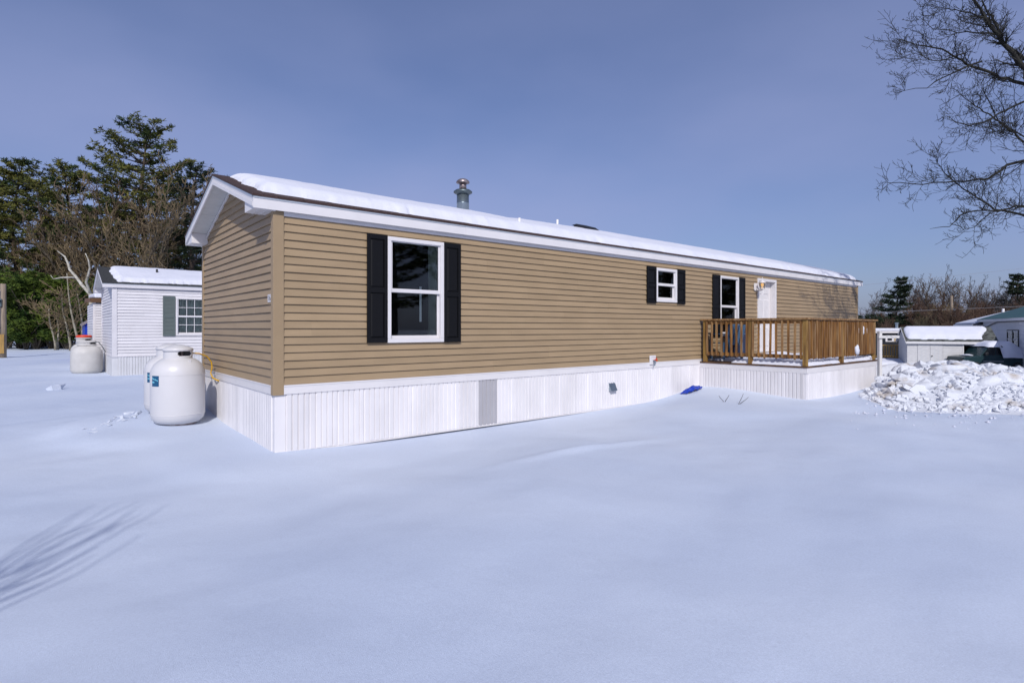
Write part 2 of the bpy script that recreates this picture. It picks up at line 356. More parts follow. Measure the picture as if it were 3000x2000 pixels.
def build_home(root, c):
    rnd = random.Random(c['seed'])
    L, W, z1, z2, e = c['L'], c['W'], c['z1'], c['z2'], c['exposure']
    zfb, zet, zr, ox, oy = c['zfb'], c['zet'], c['zr'], c['ox'], c['oy']
    ms, mp, mt, mk = c['siding'], c['post'], c['trim'], c['skirt']
    slope = (zr-zet)/(W/2+oy)
    def zroof(y): return zr-abs(y-W/2)*slope
    cm = course_mesh('siding_course', ms)
    ops = c['openings']
    pw = 0.1
    def piece(x0, x1, za, zb, k):
        o = link('siding_course', cm, root, (x0, 0.0016*(k % 2), za), 0, (x1-x0, 1, zb-za)); return o
    k = 0; z = z1
    while z < z2-0.005:
        zt = min(z+e, z2)
        segs = run_segments(pw-.02, L-pw+.02, 3.66, 3.66*((k//2*0.37) % 1))
        n = 0
        for (a, b) in segs:
            n += 1
            cuts = [(a, b, z, zt)]
            for (o0, o1, oz0, oz1) in ops:
                new = []
                for (p, q, za, zb) in cuts:
                    if q <= o0+1e-6 or p >= o1-1e-6 or zb <= oz0+1e-6 or za >= oz1-1e-6: new.append((p, q, za, zb)); continue
                    if p < o0: new.append((p, o0, za, zb))
                    if q > o1: new.append((o1, q, za, zb))
                    pp, qq = max(p, o0), min(q, o1)
                    if za < oz0-0.004: new.append((pp, qq, za, oz0))
                    if zb > oz1+0.004: new.append((pp, qq, oz1, zb))
                cuts = new
            for (p, q, za, zb) in cuts:
                if q-p > 0.01: piece(p, q, za, zb, n+k//2)
        z += e; k += 1
    # gable walls; the near one in boards
    def gable(xw, sgn, boards=True):
        rz = -math.pi/2 if sgn < 0 else math.pi/2
        k = 0; z = z1
        ztop = zr-0.17
        while z < ztop-0.02:
            zt = min(z+e, ztop)
            def ylim(zz):
                if zz <= zroof(0)-0.17: return (0.0, W)
                d = (ztop-zz)/slope; return (W/2-d, W/2+d)
            a0, a1 = ylim(z); b0, b1 = ylim(zt)
            a0 = max(a0, 0.03); a1 = min(a1, W-0.03); b0 = max(b0, 0.03); b1 = min(b1, W-0.03)
            if abs(a0-b0) < 1e-6 and abs(a1-b1) < 1e-6:
                if sgn < 0: link('siding_course', cm, root, (xw, a1, z), rz, (a1-a0, 1, zt-z))
                else: link('siding_course', cm, root, (xw, a0, z), rz, (a1-a0, 1, zt-z))
            else:
                h = zt-z; m = MB()
                yo, yt = -0.0335, -0.010
                if sgn < 0: f = lambda y: a1-y
                else: f = lambda y: y-a0
                xs = sorted((f(a0), f(a1))); ts = sorted((f(b0), f(b1)))
                m.add([(xs[0], 0, 0), (xs[0], yo, 0), (xs[1], yo, 0), (xs[1], 0, 0), (ts[0], 0, h), (ts[0], yt, h), (ts[1], yt, h), (ts[1], 0, h)],
                      [(0, 1, 2, 3), (4, 7, 6, 5), (1, 5, 6, 2), (0, 4, 5, 1), (2, 6, 7, 3), (0, 3, 7, 4)])
                o = m.obj('siding_course', ms, root, loc=(xw, a1 if sgn < 0 else a0, z)); o.rotation_euler = (0, 0, rz)
            z += e; k += 1
    gable(0.0, -1)
    # structural shell behind the boards, open at windows and door
    m = MB(); t = 0.10
    xs = sorted(set([0.004, L-0.004]+[v for o in ops for v in o[:2]]))
    for a, b in zip(xs[:-1], xs[1:]):
        holes = sorted([(o[2], o[3]) for o in ops if o[0] <= a+1e-6 and o[1] >= b-1e-6])
        zz = z1-0.2
        for h0, h1 in holes:
            if h0 > zz: m.box(a, b, 0.002, t, zz, h0)
            zz = h1
        m.box(a, b, 0.002, t, zz, z2+0.05)
    m.box(0.004, L-0.004, W-t, W-0.002, z1-0.2, z2+0.05)
    for xa, xb in ((0.002, t), (L-t, L-0.002)):
        m.prism([(t, z1-0.2), (W-t, z1-0.2), (W-t, z2+0.05), (W/2, zr-0.10), (t, z2+0.05)], 0, xa, xb)
    m.box(0.05, L-0.05, 0.05, W-0.05, z1-0.26, z1-0.2)
    m.obj('wall_core', M_core, root)
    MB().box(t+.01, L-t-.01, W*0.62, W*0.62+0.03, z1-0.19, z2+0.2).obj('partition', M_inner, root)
    if c.get('rear', True):
        MB().box(0.0, L, W, W+0.018, z1, z2+0.05).obj('rear_siding', ms, root)
        MB().prism([(0.03, z1), (W-0.03, z1), (W-0.03, z2), (W/2, zr-0.17), (0.03, z2)], 0, L, L+0.018).obj('end_siding', ms, root)
    # corner posts
    for (xc, yc, sx, sy) in ((0, 0, -1, -1), (0, W, -1, 1), (L, 0, 1, -1), (L, W, 1, 1)):
        p = MB(); q = 0.041
        x0, x1 = sorted((xc+sx*q, xc-sx*pw)); y0, y1 = sorted((yc+sy*q, yc-sy*0.07))
        xa, xb = sorted((xc+sx*q, xc-sx*0.002)); ya, yb = sorted((yc+sy*q, yc-sy*0.002))
        p.prism([(x0, ya), (x1, ya), (x1, yb), (x0, yb)], 2, z1-c['post_drop'], z2+0.06)
        yl, yh = sorted((yc-sy*0.002, yc-sy*0.07))
        p.prism([(xa, yl), (xb, yl), (xb, yh), (xa, yh)], 2, z1-c['post_drop'], z2+0.06)
        bevel(p.obj('corner_post', mp, root), 0.004)
    # band above the skirting
    tb = c['trim_h']
    for i, (a, b) in enumerate(run_segments(pw, L-pw, 3.05, 3.05)):
        p = MB().box(a, b-0.002, -0.040, 0.0, z1-tb, z1-0.022); p.box(a, b-0.002, -0.046, 0.0, z1-0.0215, z1-0.001)
        p.obj('skirt_band', mt, root)
    p = MB().box(-0.040, 0.0, 0.072, W-0.07, z1-tb, z1-0.022); p.box(-0.046, 0.0, 0.072, W-0.07, z1-0.0215, z1-0.001); p.obj('skirt_band', mt, root)
    # skirting panels
    sm = skirt_mesh('skirt_panel', mk); smg = skirt_mesh('skirt_panel_grey', M_skirt_g) if c.get('grey') else None
    zb = c['zskirt']; sk0 = -0.002; H = z1-tb-zb+0.01
    x = 0.13; i = 0
    while x < L-0.1:
        wdt = min(0.41, L-0.05-x); mid = x+wdt/2
        if not any(a < x and x+wdt < b for a, b in c['skirt_hidden']):
            g = c.get('grey') and c['grey'][0] < mid < c['grey'][1]
            o = link('skirt_panel', smg if g else sm, root, (x, sk0-0.002*(i % 2), zb), 0, (wdt/0.41, 1, H))
            if g: o['label'] = 'grey replacement skirting panel'
        x += wdt; i += 1
    smf = skirt_mesh('skirt_panel_end', mk, True)
    y = W-0.08; 
    while y > 0.1:
        wdt = min(0.41, y-0.06); 
        if wdt < 0.04: break
        link('skirt_panel', smf, root, (sk0, y, zb), -math.pi/2, (wdt/0.41, 1, H)); y -= wdt
    for (xc, yc) in ((0, 0), (0, W)):
        p = MB(); s = 1 if yc == 0 else -1
        y0, y1 = sorted((yc-s*0.016, yc+s*0.07)); p.box(-0.016, 0.13, y0, y1, zb, z1-tb)
        bevel(p.obj('skirt_corner', mk, root), 0.004)
    ya = W-0.02
    MB().box(0.02, L-0.02, W-0.06, W-0.03, zb-0.1, z1-tb).obj('rear_skirt', mk, root)
    MB().box(L-0.06, L-0.03, 0.06, W-0.06, zb-0.1, z1-tb).obj('end_skirt', mk, root)
    for (a, b) in run_segments(0.0, c['track_end'], 3.05, 3.05):
        MB().prism([(-0.032, zb-0.026), (0.040, zb-0.026), (0.040, zb+0.012), (-0.022, zb+0.012), (-0.026, zb-0.010), (-0.032, zb-0.014)][::1], 0, a, b-0.002).obj('bottom_track', mt, root)
    # roof
    t = 0.03
    yo = -oy-0.015
    pr = [(yo, zroof(yo)-t), (W/2, zr-t), (W-yo, zroof(yo)-t), (W-yo, zroof(yo)), (W/2, zr), (yo, zroof(yo))]
    roof = MB().prism(pr, 0, -ox-0.015, L+ox+0.015).obj('roof', c['shingle'], root)
    ov = MB()
    for s in (0, 1):
        f = (lambda y: y) if s == 0 else (lambda y: W-y)
        ya, yb = sorted((f(0.0), f(W/2)))
    for i, (a, b) in enumerate(run_segments(-ox, L+ox, 3.66, 3.4)):
        MB().box(a, b-0.0015, -oy-0.002*(i % 2), -oy+0.02, zfb, zet-0.058).obj('eave_fascia', mt, root)
        MB().box(a, b-0.0015, -oy-0.008, -oy+0.01, zet-0.057, zroof(yo)-t+0.002).obj('drip_edge', M_drip, root)
        aa, bb = max(a, pw+0.001), min(b, L-pw-.001)
        MB().box(aa, bb-0.0015, -0.038, 0.0, z2+0.0, zfb+0.06).obj('frieze_board', mt, root)
    MB().box(-ox+0.01, L+ox-0.01, -oy+0.021, 0.0, zfb+0.061, zfb+0.075).obj('eave_soffit', M_soffit, root)
    MB().box(-ox, L+ox, W+oy-0.02, W+oy, zfb, zet-0.03).obj('eave_fascia', mt, root)
    MB().box(-ox+0.01, L+ox-0.01, W+0.019, W+oy-0.021, zfb+0.01, zfb+0.024).obj('eave_soffit', M_soffit, root)
    # rakes
    fh = 0.175
    for xe, s in ((-ox, -1), (L+ox, 1)):
        for half in (0, 1):
            f = (lambda y: y) if half == 0 else (lambda y: W-y)
            def par(y0, y1, d0, d1, xa, xb, name, m):
                q = [(f(y0), zroof(y0)-d1), (f(y1), zroof(y1)-d1), (f(y1), zroof(y1)-d0), (f(y0), zroof(y0)-d0)]
                MB().prism(q, 0, min(xa, xb), max(xa, xb)).obj(name, m, root)
            par(-oy+0.0205, W/2, t+0.001, 0.060, xe, xe+s*0.008, 'rake_drip_edge', M_drip)
            par(-oy+0.0205, W/2, t+0.001, fh, xe, xe-s*0.018, 'rake_board', mt)
            par(-oy+0.0205, W/2, 0.118, fh, xe+s*0.0005, xe+s*0.006, 'rake_moulding', mt)
            if s < 0:
                # soffit boards under the rake overhang
                y = 0.40
                while y < W/2-0.01:
                    y2 = min(y+0.118, W/2)
                    par(y, y2-0.004, fh-0.035, fh-0.020+0.003*(int(y*100) % 2), xe+0.019, -0.019, 'soffit_board', M_soffit)
                    y += 0.118
                par(-oy+.03, W/2, fh-0.0, fh+0.035, -0.046, -0.0185, 'gable_trim', mt)
            # boxed eave return
            yi = 0.37
            q = [(f(-oy+0.021), zfb+0.002), (f(yi), zfb+0.002), (f(yi), zroof(yi)-0.10), (f(-oy+0.021), zroof(-oy)-0.10)]
            MB().prism(q, 0, *( (xe+0.0185, -0.020) if s < 0 else (L+0.019, xe-0.0185))).obj('eave_return', mt, root)
            if s < 0:
                for j in (1, 2):
                    xx = xe+0.0185+(0.27)*j/3
                    y0, y1 = sorted((f(-oy+0.03), f(yi-0.005))); MB().box(xx-0.006, xx+0.006, y0, y1, zfb-0.004, zfb+0.0015).obj('return_rib', mt, root)
    # snow on the roof
    hx = np.concatenate([np.arange(-ox, 4, 0.03), np.arange(4, L+ox, 0.06)])
    hy = np.linspace(-oy+0.0, W+oy, c.get('snow_ny', 90))
    HX, HY = np.meshgrid(hx, hy)
    zb_ = zr-np.sqrt((np.abs(HY-W/2)*slope)**2+0.012)+0.02
    nx_ = 0.07*vnoise(HY*3.0, HY*0+c['seed'], 5)+0.03*vnoise(HY*9, HY*0, 6)
    xe0 = c['snow_x0']; 
    ex = HX-(xe0+nx_+0.25*sstep(0.9, 0.0, HY)*0.5); ex2 = (L+ox-0.25)-HX
    ed = c['snow_e0']+c['snow_e1']*np.exp(-np.maximum(HX, 0)/1.5)+0.03*vnoise(HX*1.1, HX*0, 2)+0.012*vnoise(HX*5.5, HX*0, 4)+0.008*vnoise(HX*15, HX*0, 9)
    ey = (HY+oy-ed); ey2 = (W+oy-0.1-HY)
    edge = np.minimum(np.minimum(ex, ex2), np.minimum(ey, ey2))
    T = c['snow_t']*(1+0.10*vnoise(HX*0.35, HY*0.5, 3)+0.03*vnoise(HX*1.1, HY*1.3, 13))
    if c.get('dip'):
        dx = c['dip']; T = T*(1-0.30*np.exp(-((HX-dx)/0.5)**2)*sstep(0.6, 2.2, HY))
    T = T*np.sqrt(np.clip(edge/0.16, 0, 1))*(1-0.25*np.exp(-np.clip(edge, 0, 9)/0.25))
    T = T+0.004*vnoise(HX*6, HY*6, 17)*np.clip(edge/0.05, 0, 1)
    HZ = np.where(edge > 0.0, zb_+T, zb_-0.07)
    co = np.stack([HX.ravel(), HY.ravel(), HZ.ravel()], 1); nx = len(hx); ny = len(hy)
    ii = (np.arange(ny-1)[:, None]*nx+np.arange(nx-1)[None, :]).ravel()
    qd = np.stack([ii, ii+1, ii+1+nx, ii+nx], 1)
    eg = edge.ravel(); keep = (eg[qd] > -0.07).any(1); qd = qd[keep]
    used = np.unique(qd); rem = -np.ones(len(co), int); rem[used] = np.arange(len(used))
    sn = link('snow_layer', np_mesh('snow_layer', co[used], rem[qd], M_rsnow), root)
    sn['label'] = 'thick snow lying on the roof'
    return dict(zroof=zroof)

def window(root, x0, x1, z0, z1, mid=None, ft=0.062, name='window', glass=None, grid=None, jamb=M_jamb):
    """double-hung window in the wall y=0, facing -y"""
    p = MB(); y0, y1 = -0.058, 0.06
    p.box(x0, x1, y0, y1, z0, z0+ft); p.box(x0, x1, y0, y1, z1-ft, z1)
    p.box(x0, x0+ft, y0+.0005, y1, z0+ft, z1-ft); p.box(x1-ft, x1, y0+.0005, y1, z0+ft, z1-ft)
    wn = p.obj(name, M_white, root); bevel(wn, 0.005)
    mid = mid if mid else (z0+z1)/2
    a, b = x0+ft, x1-ft
    sf = 0.032
    def sash(za, zb, y, rail_b, rail_t):
        s = MB(); s.box(a, b, y, y+0.03, za, za+rail_b); s.box(a, b, y, y+0.03, zb-rail_t, zb)
        s.box(a, a+sf, y+.0005, y+0.03, za+rail_b, zb-rail_t); s.box(b-sf, b, y+.0005, y+0.03, za+rail_b, zb-rail_t)
        o = s.obj('sash', M_white, wn); bevel(o, 0.004)
        MB().box(a+sf-.004, b-sf+.004, y+0.013, y+0.017, za+rail_b-.004, zb-rail_t+.004).obj('pane', glass or M_glass, wn)
        if grid:
            nx, nz = grid
            for i in range(1, nx):
                xx = a+sf+(b-a-2*sf)*i/nx; MB().box(xx-0.009, xx+0.009, y+0.004, y+0.012, za+rail_b, zb-rail_t).obj('muntin', M_white, wn)
            for i in range(1, nz):
                zz = za+rail_b+(zb-za-rail_b-rail_t)*i/nz; MB().box(a+sf, b-sf, y+0.0035, y+0.0115, zz-0.009, zz+0.009).obj('muntin', M_white, wn)
    sash(mid-0.03, z1-ft, -0.030, 0.058, 0.012)
    sash(z0+ft, mid-0.002, 0.008, 0.05, 0.03)
    # drywall reveal behind the frame
    j = MB(); d0, d1 = 0.0605, 0.30
    j.box(x0+.02, x0+.035, d0, d1, z0+.02, z1-.02); j.box(x1-.085, x1-.07, d0, d1, z0+.02, z1-.02)
    j.box(x0+.035, x1-.085, d0, d1, z0+.02, z0+.035); j.box(x0+.035, x1-.085, d0, d1, z1-.035, z1-.02)
    j.obj('reveal', jamb, wn)
    return wn
def shutter(root, x0, x1, z0, z1, m=M_black, louver=False):
    y0, y1 = -0.066, -0.035
    p = MB(); st = 0.052
    zm = z0+(z1-z0)*0.485
    p.box(x0, x0+st, y0, y1, z0, z1); p.box(x1-st, x1, y0, y1, z0, z1)
    p.box(x0+st, x1-st, y0+.0005, y1, z0, z0+0.075); p.box(x0+st, x1-st, y0+.0005, y1, z1-0.075, z1); p.box(x0+st, x1-st, y0+.0005, y1, zm-0.04, zm+0.04)
    p.box(x0+st, x1-st, y1-0.012, y1-.001, z0+0.075, z1-0.075)
    o = p.obj('shutter', m, root); bevel(o, 0.005)
    for za, zb in ((z0+0.075, zm-0.04), (zm+0.04, z1-0.075)):
        if zb-za < 0.1: continue
        if louver:
            n = int((zb-za)/0.045)
            q = MB()
            for i in range(n):
                zz = za+(i+0.5)*(zb-za)/n
                q.prism([(y1-0.014, zz+0.020), (y0+0.004, zz-0.014), (y0+0.004, zz-0.020), (y1-0.014, zz+0.012)], 0, x0+st, x1-st)
            q.obj('louvre_slats', m, o)
        else:
            q = MB(); e = 0.022
            q.add([(x0+st+.006, y1-.012, za+.006), (x1-st-.006, y1-.012, za+.006), (x1-st-.006, y1-.012, zb-.006), (x0+st+.006, y1-.012, zb-.006),
                   (x0+st+e+.006, y0+.006, za+e+.006), (x1-st-e-.006, y0+.006, za+e+.006), (x1-st-e-.006, y0+.006, zb-e-.006), (x0+st+e+.006, y0+.006, zb-e-.006)],
                  [(4, 5, 6, 7), (0, 1, 5, 4), (1, 2, 6, 5), (2, 3, 7, 6), (3, 0, 4, 7)])
            q.obj('raised_panel', m, o)
    return o

# ---- the tan home
home = thing('mobile_home', 'long tan mobile home with black shutters, white skirting and snow on its roof', 'mobile home', (0, 0, 0))
W1 = (1.65, 2.676, 1.446, 3.087); W2 = (8.50, 9.33, 2.288, 3.078); W3 = (11.287, 12.255, 1.46, 3.062); DR = (13.33, 14.46, 0.98, 3.112)
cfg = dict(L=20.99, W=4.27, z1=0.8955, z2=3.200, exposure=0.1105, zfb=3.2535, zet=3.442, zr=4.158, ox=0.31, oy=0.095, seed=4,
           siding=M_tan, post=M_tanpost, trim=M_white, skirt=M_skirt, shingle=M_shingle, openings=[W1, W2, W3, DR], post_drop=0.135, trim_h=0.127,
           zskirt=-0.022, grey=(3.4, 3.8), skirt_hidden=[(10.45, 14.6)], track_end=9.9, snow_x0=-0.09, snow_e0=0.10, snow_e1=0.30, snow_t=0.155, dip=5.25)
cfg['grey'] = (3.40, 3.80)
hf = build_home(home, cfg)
zroof = hf['zroof']
window(home, *W1, mid=2.262); window(home, *W2, mid=2.70); window(home, *W3, mid=2.26)
shutter(home, 1.31, 1.646, 1.452, 3.10); shutter(home, 2.680, 3.010, 1.440, 3.085)
shutter(home, 8.15, 8.496, 2.250, 3.090); shutter(home, 9.334, 9.668, 2.260, 3.090)
shutter(home, 10.925, 11.283, 1.455, 3.07); shutter(home, 12.259, 12.588, 1.447, 3.07)
# white strip hanging inside the big window
MB().box(2.36, 2.40, 0.20, 0.205, 1.78, 2.36).obj('blind_wand', M_pvc, home)
# door with casing and recess
dx0, dx1, dz0, dz1 = DR
p = MB(); ct = 0.075
p.box(dx0, dx0+ct, -0.055, 0.0, dz0, dz1-ct); p.box(dx1-ct, dx1, -0.055, 0.0, dz0, dz1-ct); p.box(dx0, dx1, -0.0555, 0.0, dz1-ct, dz1)
p.box(dx0+.03, dx0+ct, 0.001, 0.16, dz0, dz1-ct); p.box(dx1-ct, dx1-.03, 0.001, 0.16, dz0, dz1-ct); p.box(dx0+ct, dx1-ct, 0.001, 0.16, dz1-ct-.0, dz1-.03)
p.box(dx0+ct, dx1-ct, -0.02, 0.16, dz0, dz0+0.03)
bevel(p.obj('door_frame', M_white, home), 0.004)
d = MB().box(dx0+ct+.003, dx1-ct-.003, 0.105, 0.145, dz0+0.032, dz1-ct-.004).obj('door', M_white, home)
dw = dx1-dx0-2*ct; zc = dz0+0.03
for (za, zb) in ((0.12, 0.72), (0.88, 1.52), (1.66, 1.86)):
    for cx in (0.29, 0.71):
        xa = dx0+ct+dw*cx-dw*0.155; xb = dx0+ct+dw*cx+dw*0.155
        q = MB(); e = 0.03
        q.add([(xa, 0.1045, zc+za), (xb, 0.1045, zc+za), (xb, 0.1045, zc+zb), (xa, 0.1045, zc+zb), (xa+e, 0.090, zc+za+e), (xb-e, 0.090, zc+za+e), (xb-e, 0.090, zc+zb-e), (xa+e, 0.090, zc+zb-e)],
              [(4, 5, 6, 7), (0, 1, 5, 4), (1, 2, 6, 5), (2, 3, 7, 6), (3, 0, 4, 7)]); q.obj('door_panel', M_white, d)
kb = MB().lathe([(0.012, 0), (0.012, 0.03), (0.028, 0.04), (0.03, 0.055), (0.02, 0.07), (0.001, 0.072)], n=14).obj('door_knob', M_chrome, d, smooth=True)
kb.location = (dx0+ct+0.07, 0.105, zc+0.95); kb.rotation_euler = (rad(90), 0, 0)
# wall lantern beside the door
lan = thing('wall_lantern', 'white wall lantern with lit amber bulb beside the white door', 'lamp', (13.19, -0.035, 2.85))
p = MB().prism([(-0.085, -0.08), (-0.06, -0.11), (0.06, -0.11), (0.085, -0.08), (0.085, 0.085), (0.06, 0.105), (-0.06, 0.105), (-0.085, 0.085)], 1, -0.03, -0.0); bevel(p.obj('back_plate', M_white, lan), 0.006)
MB().tube([(0.0, -0.03, -0.03), (0.0, -0.08, -0.09), (0.0, -0.16, -0.11), (0, -0.21, -0.085)], 0.014, 8).obj('arm', M_white, lan, smooth=True)
MB().lathe([(0.02, -0.10), (0.055, -0.085), (0.06, -0.07), (0.06, -0.06)], 0, -0.21, 0, 16).obj('base_cup', M_white, lan, smooth=True)
MB().lathe([(0.060, -0.06), (0.068, -0.02), (0.092, 0.10)], 0, -0.21, 0, 20, cap=False).obj('glass_shade', M_lantern, lan, smooth=True)
for k in range(4):
    a = k*math.pi/2+0.5; MB().tube([(0.062*math.cos(a), -0.21+0.062*math.sin(a), -0.06), (0.094*math.cos(a), -0.21+0.094*math.sin(a), 0.10)], 0.004, 5).obj('shade_rib', M_white, lan)
MB().lathe([(0.100, 0.10), (0.104, 0.108), (0.075, 0.13), (0.035, 0.155), (0.014, 0.165), (0.010, 0.20), (0.013, 0.215), (0.008, 0.24), (0.003, 0.27)], 0, -0.21, 0, 20).obj('cap', M_white, lan, smooth=True)
MB().lathe([(0.012, -0.06), (0.014, -0.01), (0.030, 0.025), (0.036, 0.055), (0.028, 0.085), (0.006, 0.098)], 0, -0.21, 0, 16).obj('bulb', M_bulb, lan, smooth=True)
# outlet by the door
ot = thing('outdoor_outlet', 'small white weatherproof outlet box on the tan wall under the lantern', 'outlet', (12.725, -0.034, 1.22))
bevel(MB().box(-0.06, 0.06, -0.025, 0, -0.10, 0.10).obj('plate', M_white, ot), 0.006); bevel(MB().box(-0.045, 0.045, -0.05, -0.025, -0.085, 0.085).obj('cover', M_white, ot), 0.008)
# hose bib on its white block
hb = thing('hose_bib', 'outdoor tap on a white block low on the tan wall', 'tap', (8.355, -0.046, 0.945))
bevel(MB().box(-0.105, 0.105, -0.022, 0.012, -0.105, 0.105).obj('mount_block', M_white, hb), 0.006)
for i in range(6): MB().box(-0.066+i*0.022, -0.052+i*0.022, -0.0235, -0.022, 0.065, 0.078).obj('lettering', M_drip, hb)
MB().lathe([(0.012, 0), (0.012, 0.05), (0.018, 0.052), (0.018, 0.075)], n=10).obj('spout', M_galvd, hb).rotation_euler = (rad(115), 0, 0)
o = MB().lathe([(0.012, 0), (0.012, 0.05), (0.04, 0.052), (0.042, 0.062), (0.012, 0.064)], n=14).obj('handle', M_red, hb); o.location = (0.045, -0.02, -0.005); o.rotation_euler = (rad(75), 0, 0.3)
MB().tube([(-0.012, -0.05, -0.01), (-0.012, -0.075, -0.06), (-0.010, -0.07, -0.13)], 0.014, 8).obj('outlet_pipe', M_galv, hb)
# dryer vent hood in the skirting
vh = thing('vent_hood', 'small metal vent hood on the white skirting below the wall', 'vent', (6.95, 0.012, 0.43))
MB().prism([(-0.11, -0.09), (0.0, -0.09), (0.0, 0.10), (-0.02, 0.10)], 0, -0.10, -0.095).obj('hood_side', M_galv, vh)
MB().prism([(-0.11, -0.09), (0.0, -0.09), (0.0, 0.10), (-0.02, 0.10)], 0, 0.095, 0.10).obj('hood_side', M_galv, vh)
MB().prism([(-0.116, -0.092), (-0.111, -0.092), (-0.021, 0.10), (0.0, 0.10), (0.0, 0.104), (-0.024, 0.104)], 0, -0.101, 0.101).obj('hood_top', M_galv, vh)
# house number
hn = thing('house_number', 'small white number plate reading 16 on the tan gable wall', 'sign', (-0.0345, 0.135, 2.085))
MB().box(-0.004, 0.0, -0.075, 0.075, -0.055, 0.05).obj('plate', M_white, hn)
text_mesh('digits', '16', 0.115, M_blk, hn, (-0.0052, 0.0, -0.003), (rad(90), 0, rad(-90)))
# roof fittings
ch = thing('stove_chimney', 'grey metal stove chimney standing on the snowy ridge', 'chimney', (4.70, 2.30, 4.05))
MB().lathe([(0.135, 0.0), (0.135, 0.36), (0.137, 0.361), (0.137, 0.372), (0.135, 0.373), (0.135, 0.60)], n=28).obj('pipe', M_galv, ch, smooth=True)
MB().lathe([(0.14, 0.56), (0.17, 0.58), (0.205, 0.60), (0.205, 0.625), (0.16, 0.66), (0.10, 0.675)], n=28).obj('storm_collar', M_galvd, ch, smooth=True)
MB().lathe([(0.078, 0.66), (0.078, 0.83)], n=20).obj('inner_flue', M_rustm, ch, smooth=True)
MB().lathe([(0.09, 0.80), (0.145, 0.815), (0.148, 0.835), (0.125, 0.87), (0.08, 0.90), (0.01, 0.91)], n=24).obj('rain_cap', M_rustm, ch, smooth=True)
vp = thing('vent_pipe', 'white plumbing vent pipe in a rubber boot near the snowy eave', 'vent pipe', (4.62, 0.30, zroof(0.3)), group='plumbing vents')
MB().lathe([(0.027, 0), (0.027, 0.22), (0.022, 0.221), (0.022, 0.20)], n=16).obj('pipe', M_pvc, vp, smooth=True)
MB().lathe([(0.13, -0.03), (0.085, 0.045), (0.05, 0.085), (0.046, 0.095)], n=18).obj('boot', M_galvd, vp, smooth=True)
vp = thing('vent_pipe', 'short white vent pipe stub at the snowy ridge right of the chimney', 'vent pipe', (7.265, 1.95, zroof(1.95)), group='plumbing vents')
MB().lathe([(0.028, 0), (0.028, 0.23), (0.023, 0.231), (0.023, 0.21)], n=16).obj('pipe', M_pvc, vp, smooth=True)
MB().lathe([(0.13, -0.03), (0.06, 0.06), (0.052, 0.08)], n=16).obj('boot', M_galvd, vp, smooth=True)
rv = thing('roof_vent', 'low black roof vent poking out of the snow near the ridge', 'vent', (7.95, 1.70, zroof(1.70)))
rv.rotation_euler = (math.atan((4.158-3.442)/2.23), 0, 0)
MB().box(-0.22, 0.22, -0.20, 0.20, 0.0, 0.15).obj('body', M_blk, rv)
MB().add([(-.26, -.26, .15), (.26, -.26, .15), (.26, .24, .15), (-.26, .24, .15), (-.18, -.16, .205), (.18, -.16, .205), (.18, .16, .205), (-.18, .16, .205)], [(3, 2, 1, 0), (4, 5, 6, 7), (0, 1, 5, 4), (1, 2, 6, 5), (2, 3, 7, 6), (3, 0, 4, 7)]).obj('hood', M_blk, rv)

# ------------------------------------------------------------------ deck
DX0, DX1, DY = 10.355, 14.665, -2.62
deck = thing('wooden_deck', 'brown wooden deck with baluster railings and white skirting at the door', 'deck', (0, 0, 0))
n = 19
for i in range(n):
    ya = DY-0.02+i*(2.60/n); MB().box(DX0-0.025, DX1+0.025, ya, ya+2.60/n-0.006, 0.805, 0.842).obj('floor_board', M_woodd, deck)
MB().box(DX0+.02, DX1-.02, DY+0.02, -0.02, 0.62, 0.80).obj('joist_frame', M_woodd, deck)
for i, (a, b) in enumerate(run_segments(DY, -0.005, 1.3, 0.72)):
    MB().box(DX0-0.012, DX0+0.0185, a+.0015, b, 0.685, 0.803).obj('skirt_band', M_white, deck)
for i, (a, b) in enumerate(run_segments(DX0-0.012, DX1, 3.0, 2.8)):
    MB().box(a, b-.0015, DY-0.012, DY-0.0005, 0.685, 0.803).obj('skirt_band', M_white, deck)
MB().box(DX1-0.02, DX1+0.012, DY, -0.005, 0.685, 0.803).obj('skirt_band', M_white, deck)
sm = skirt_mesh('skirt_panel', M_skirt); smf = skirt_mesh('skirt_panel_end', M_skirt, True)
y = -0.03
while y > DY+0.1:
    wdt = min(0.41, y-DY-0.06); link('skirt_panel', smf, deck, (DX0+0.018, y, -0.05), -math.pi/2, (wdt/0.41, 1, 0.74)); y -= wdt
x = DX0+0.085
while x < DX1-0.05:
    wdt = min(0.41, DX1-0.02-x); link('skirt_panel', sm, deck, (x, DY+0.02, -0.05), 0, (wdt/0.41, 1, 0.74)); x += wdt
MB().box(DX1-0.03, DX1-0.02, DY+.03, -0.02, -0.3, 0.69).obj('skirt_panel', M_skirt, deck)
bevel(MB().box(DX0+.002, DX0+.085, DY+.002, DY+.06, -0.05, 0.69).obj('skirt_corner', M_skirt, deck), 0.004)
ZR = 1.905
def post(x, y, z0=0.842, z1=ZR-0.04, s=0.089, m=M_wood3):
    p = MB().box(x-s/2, x+s/2, y-s/2, y+s/2, z0, z1); return bevel(p.obj('post', m, deck), 0.005)
rnd = random.Random(11)
bal = []
for m in (M_wood, M_wood2):
    b = MB(); s = 0.019
    # square baluster with a slanted foot
    b.add([(-s, -s, 0.03), (s, -s, 0.03), (s, s, 0.0), (-s, s, 0.0), (-s, -s, 0.85), (s, -s, 0.85), (s, s, 0.85), (-s, s, 0.85)], [(0, 3, 2, 1), (4, 5, 6, 7), (0, 1, 5, 4), (1, 2, 6, 5), (2, 3, 7, 6), (3, 0, 4, 7)])
    bal.append(b.mesh('baluster', m))
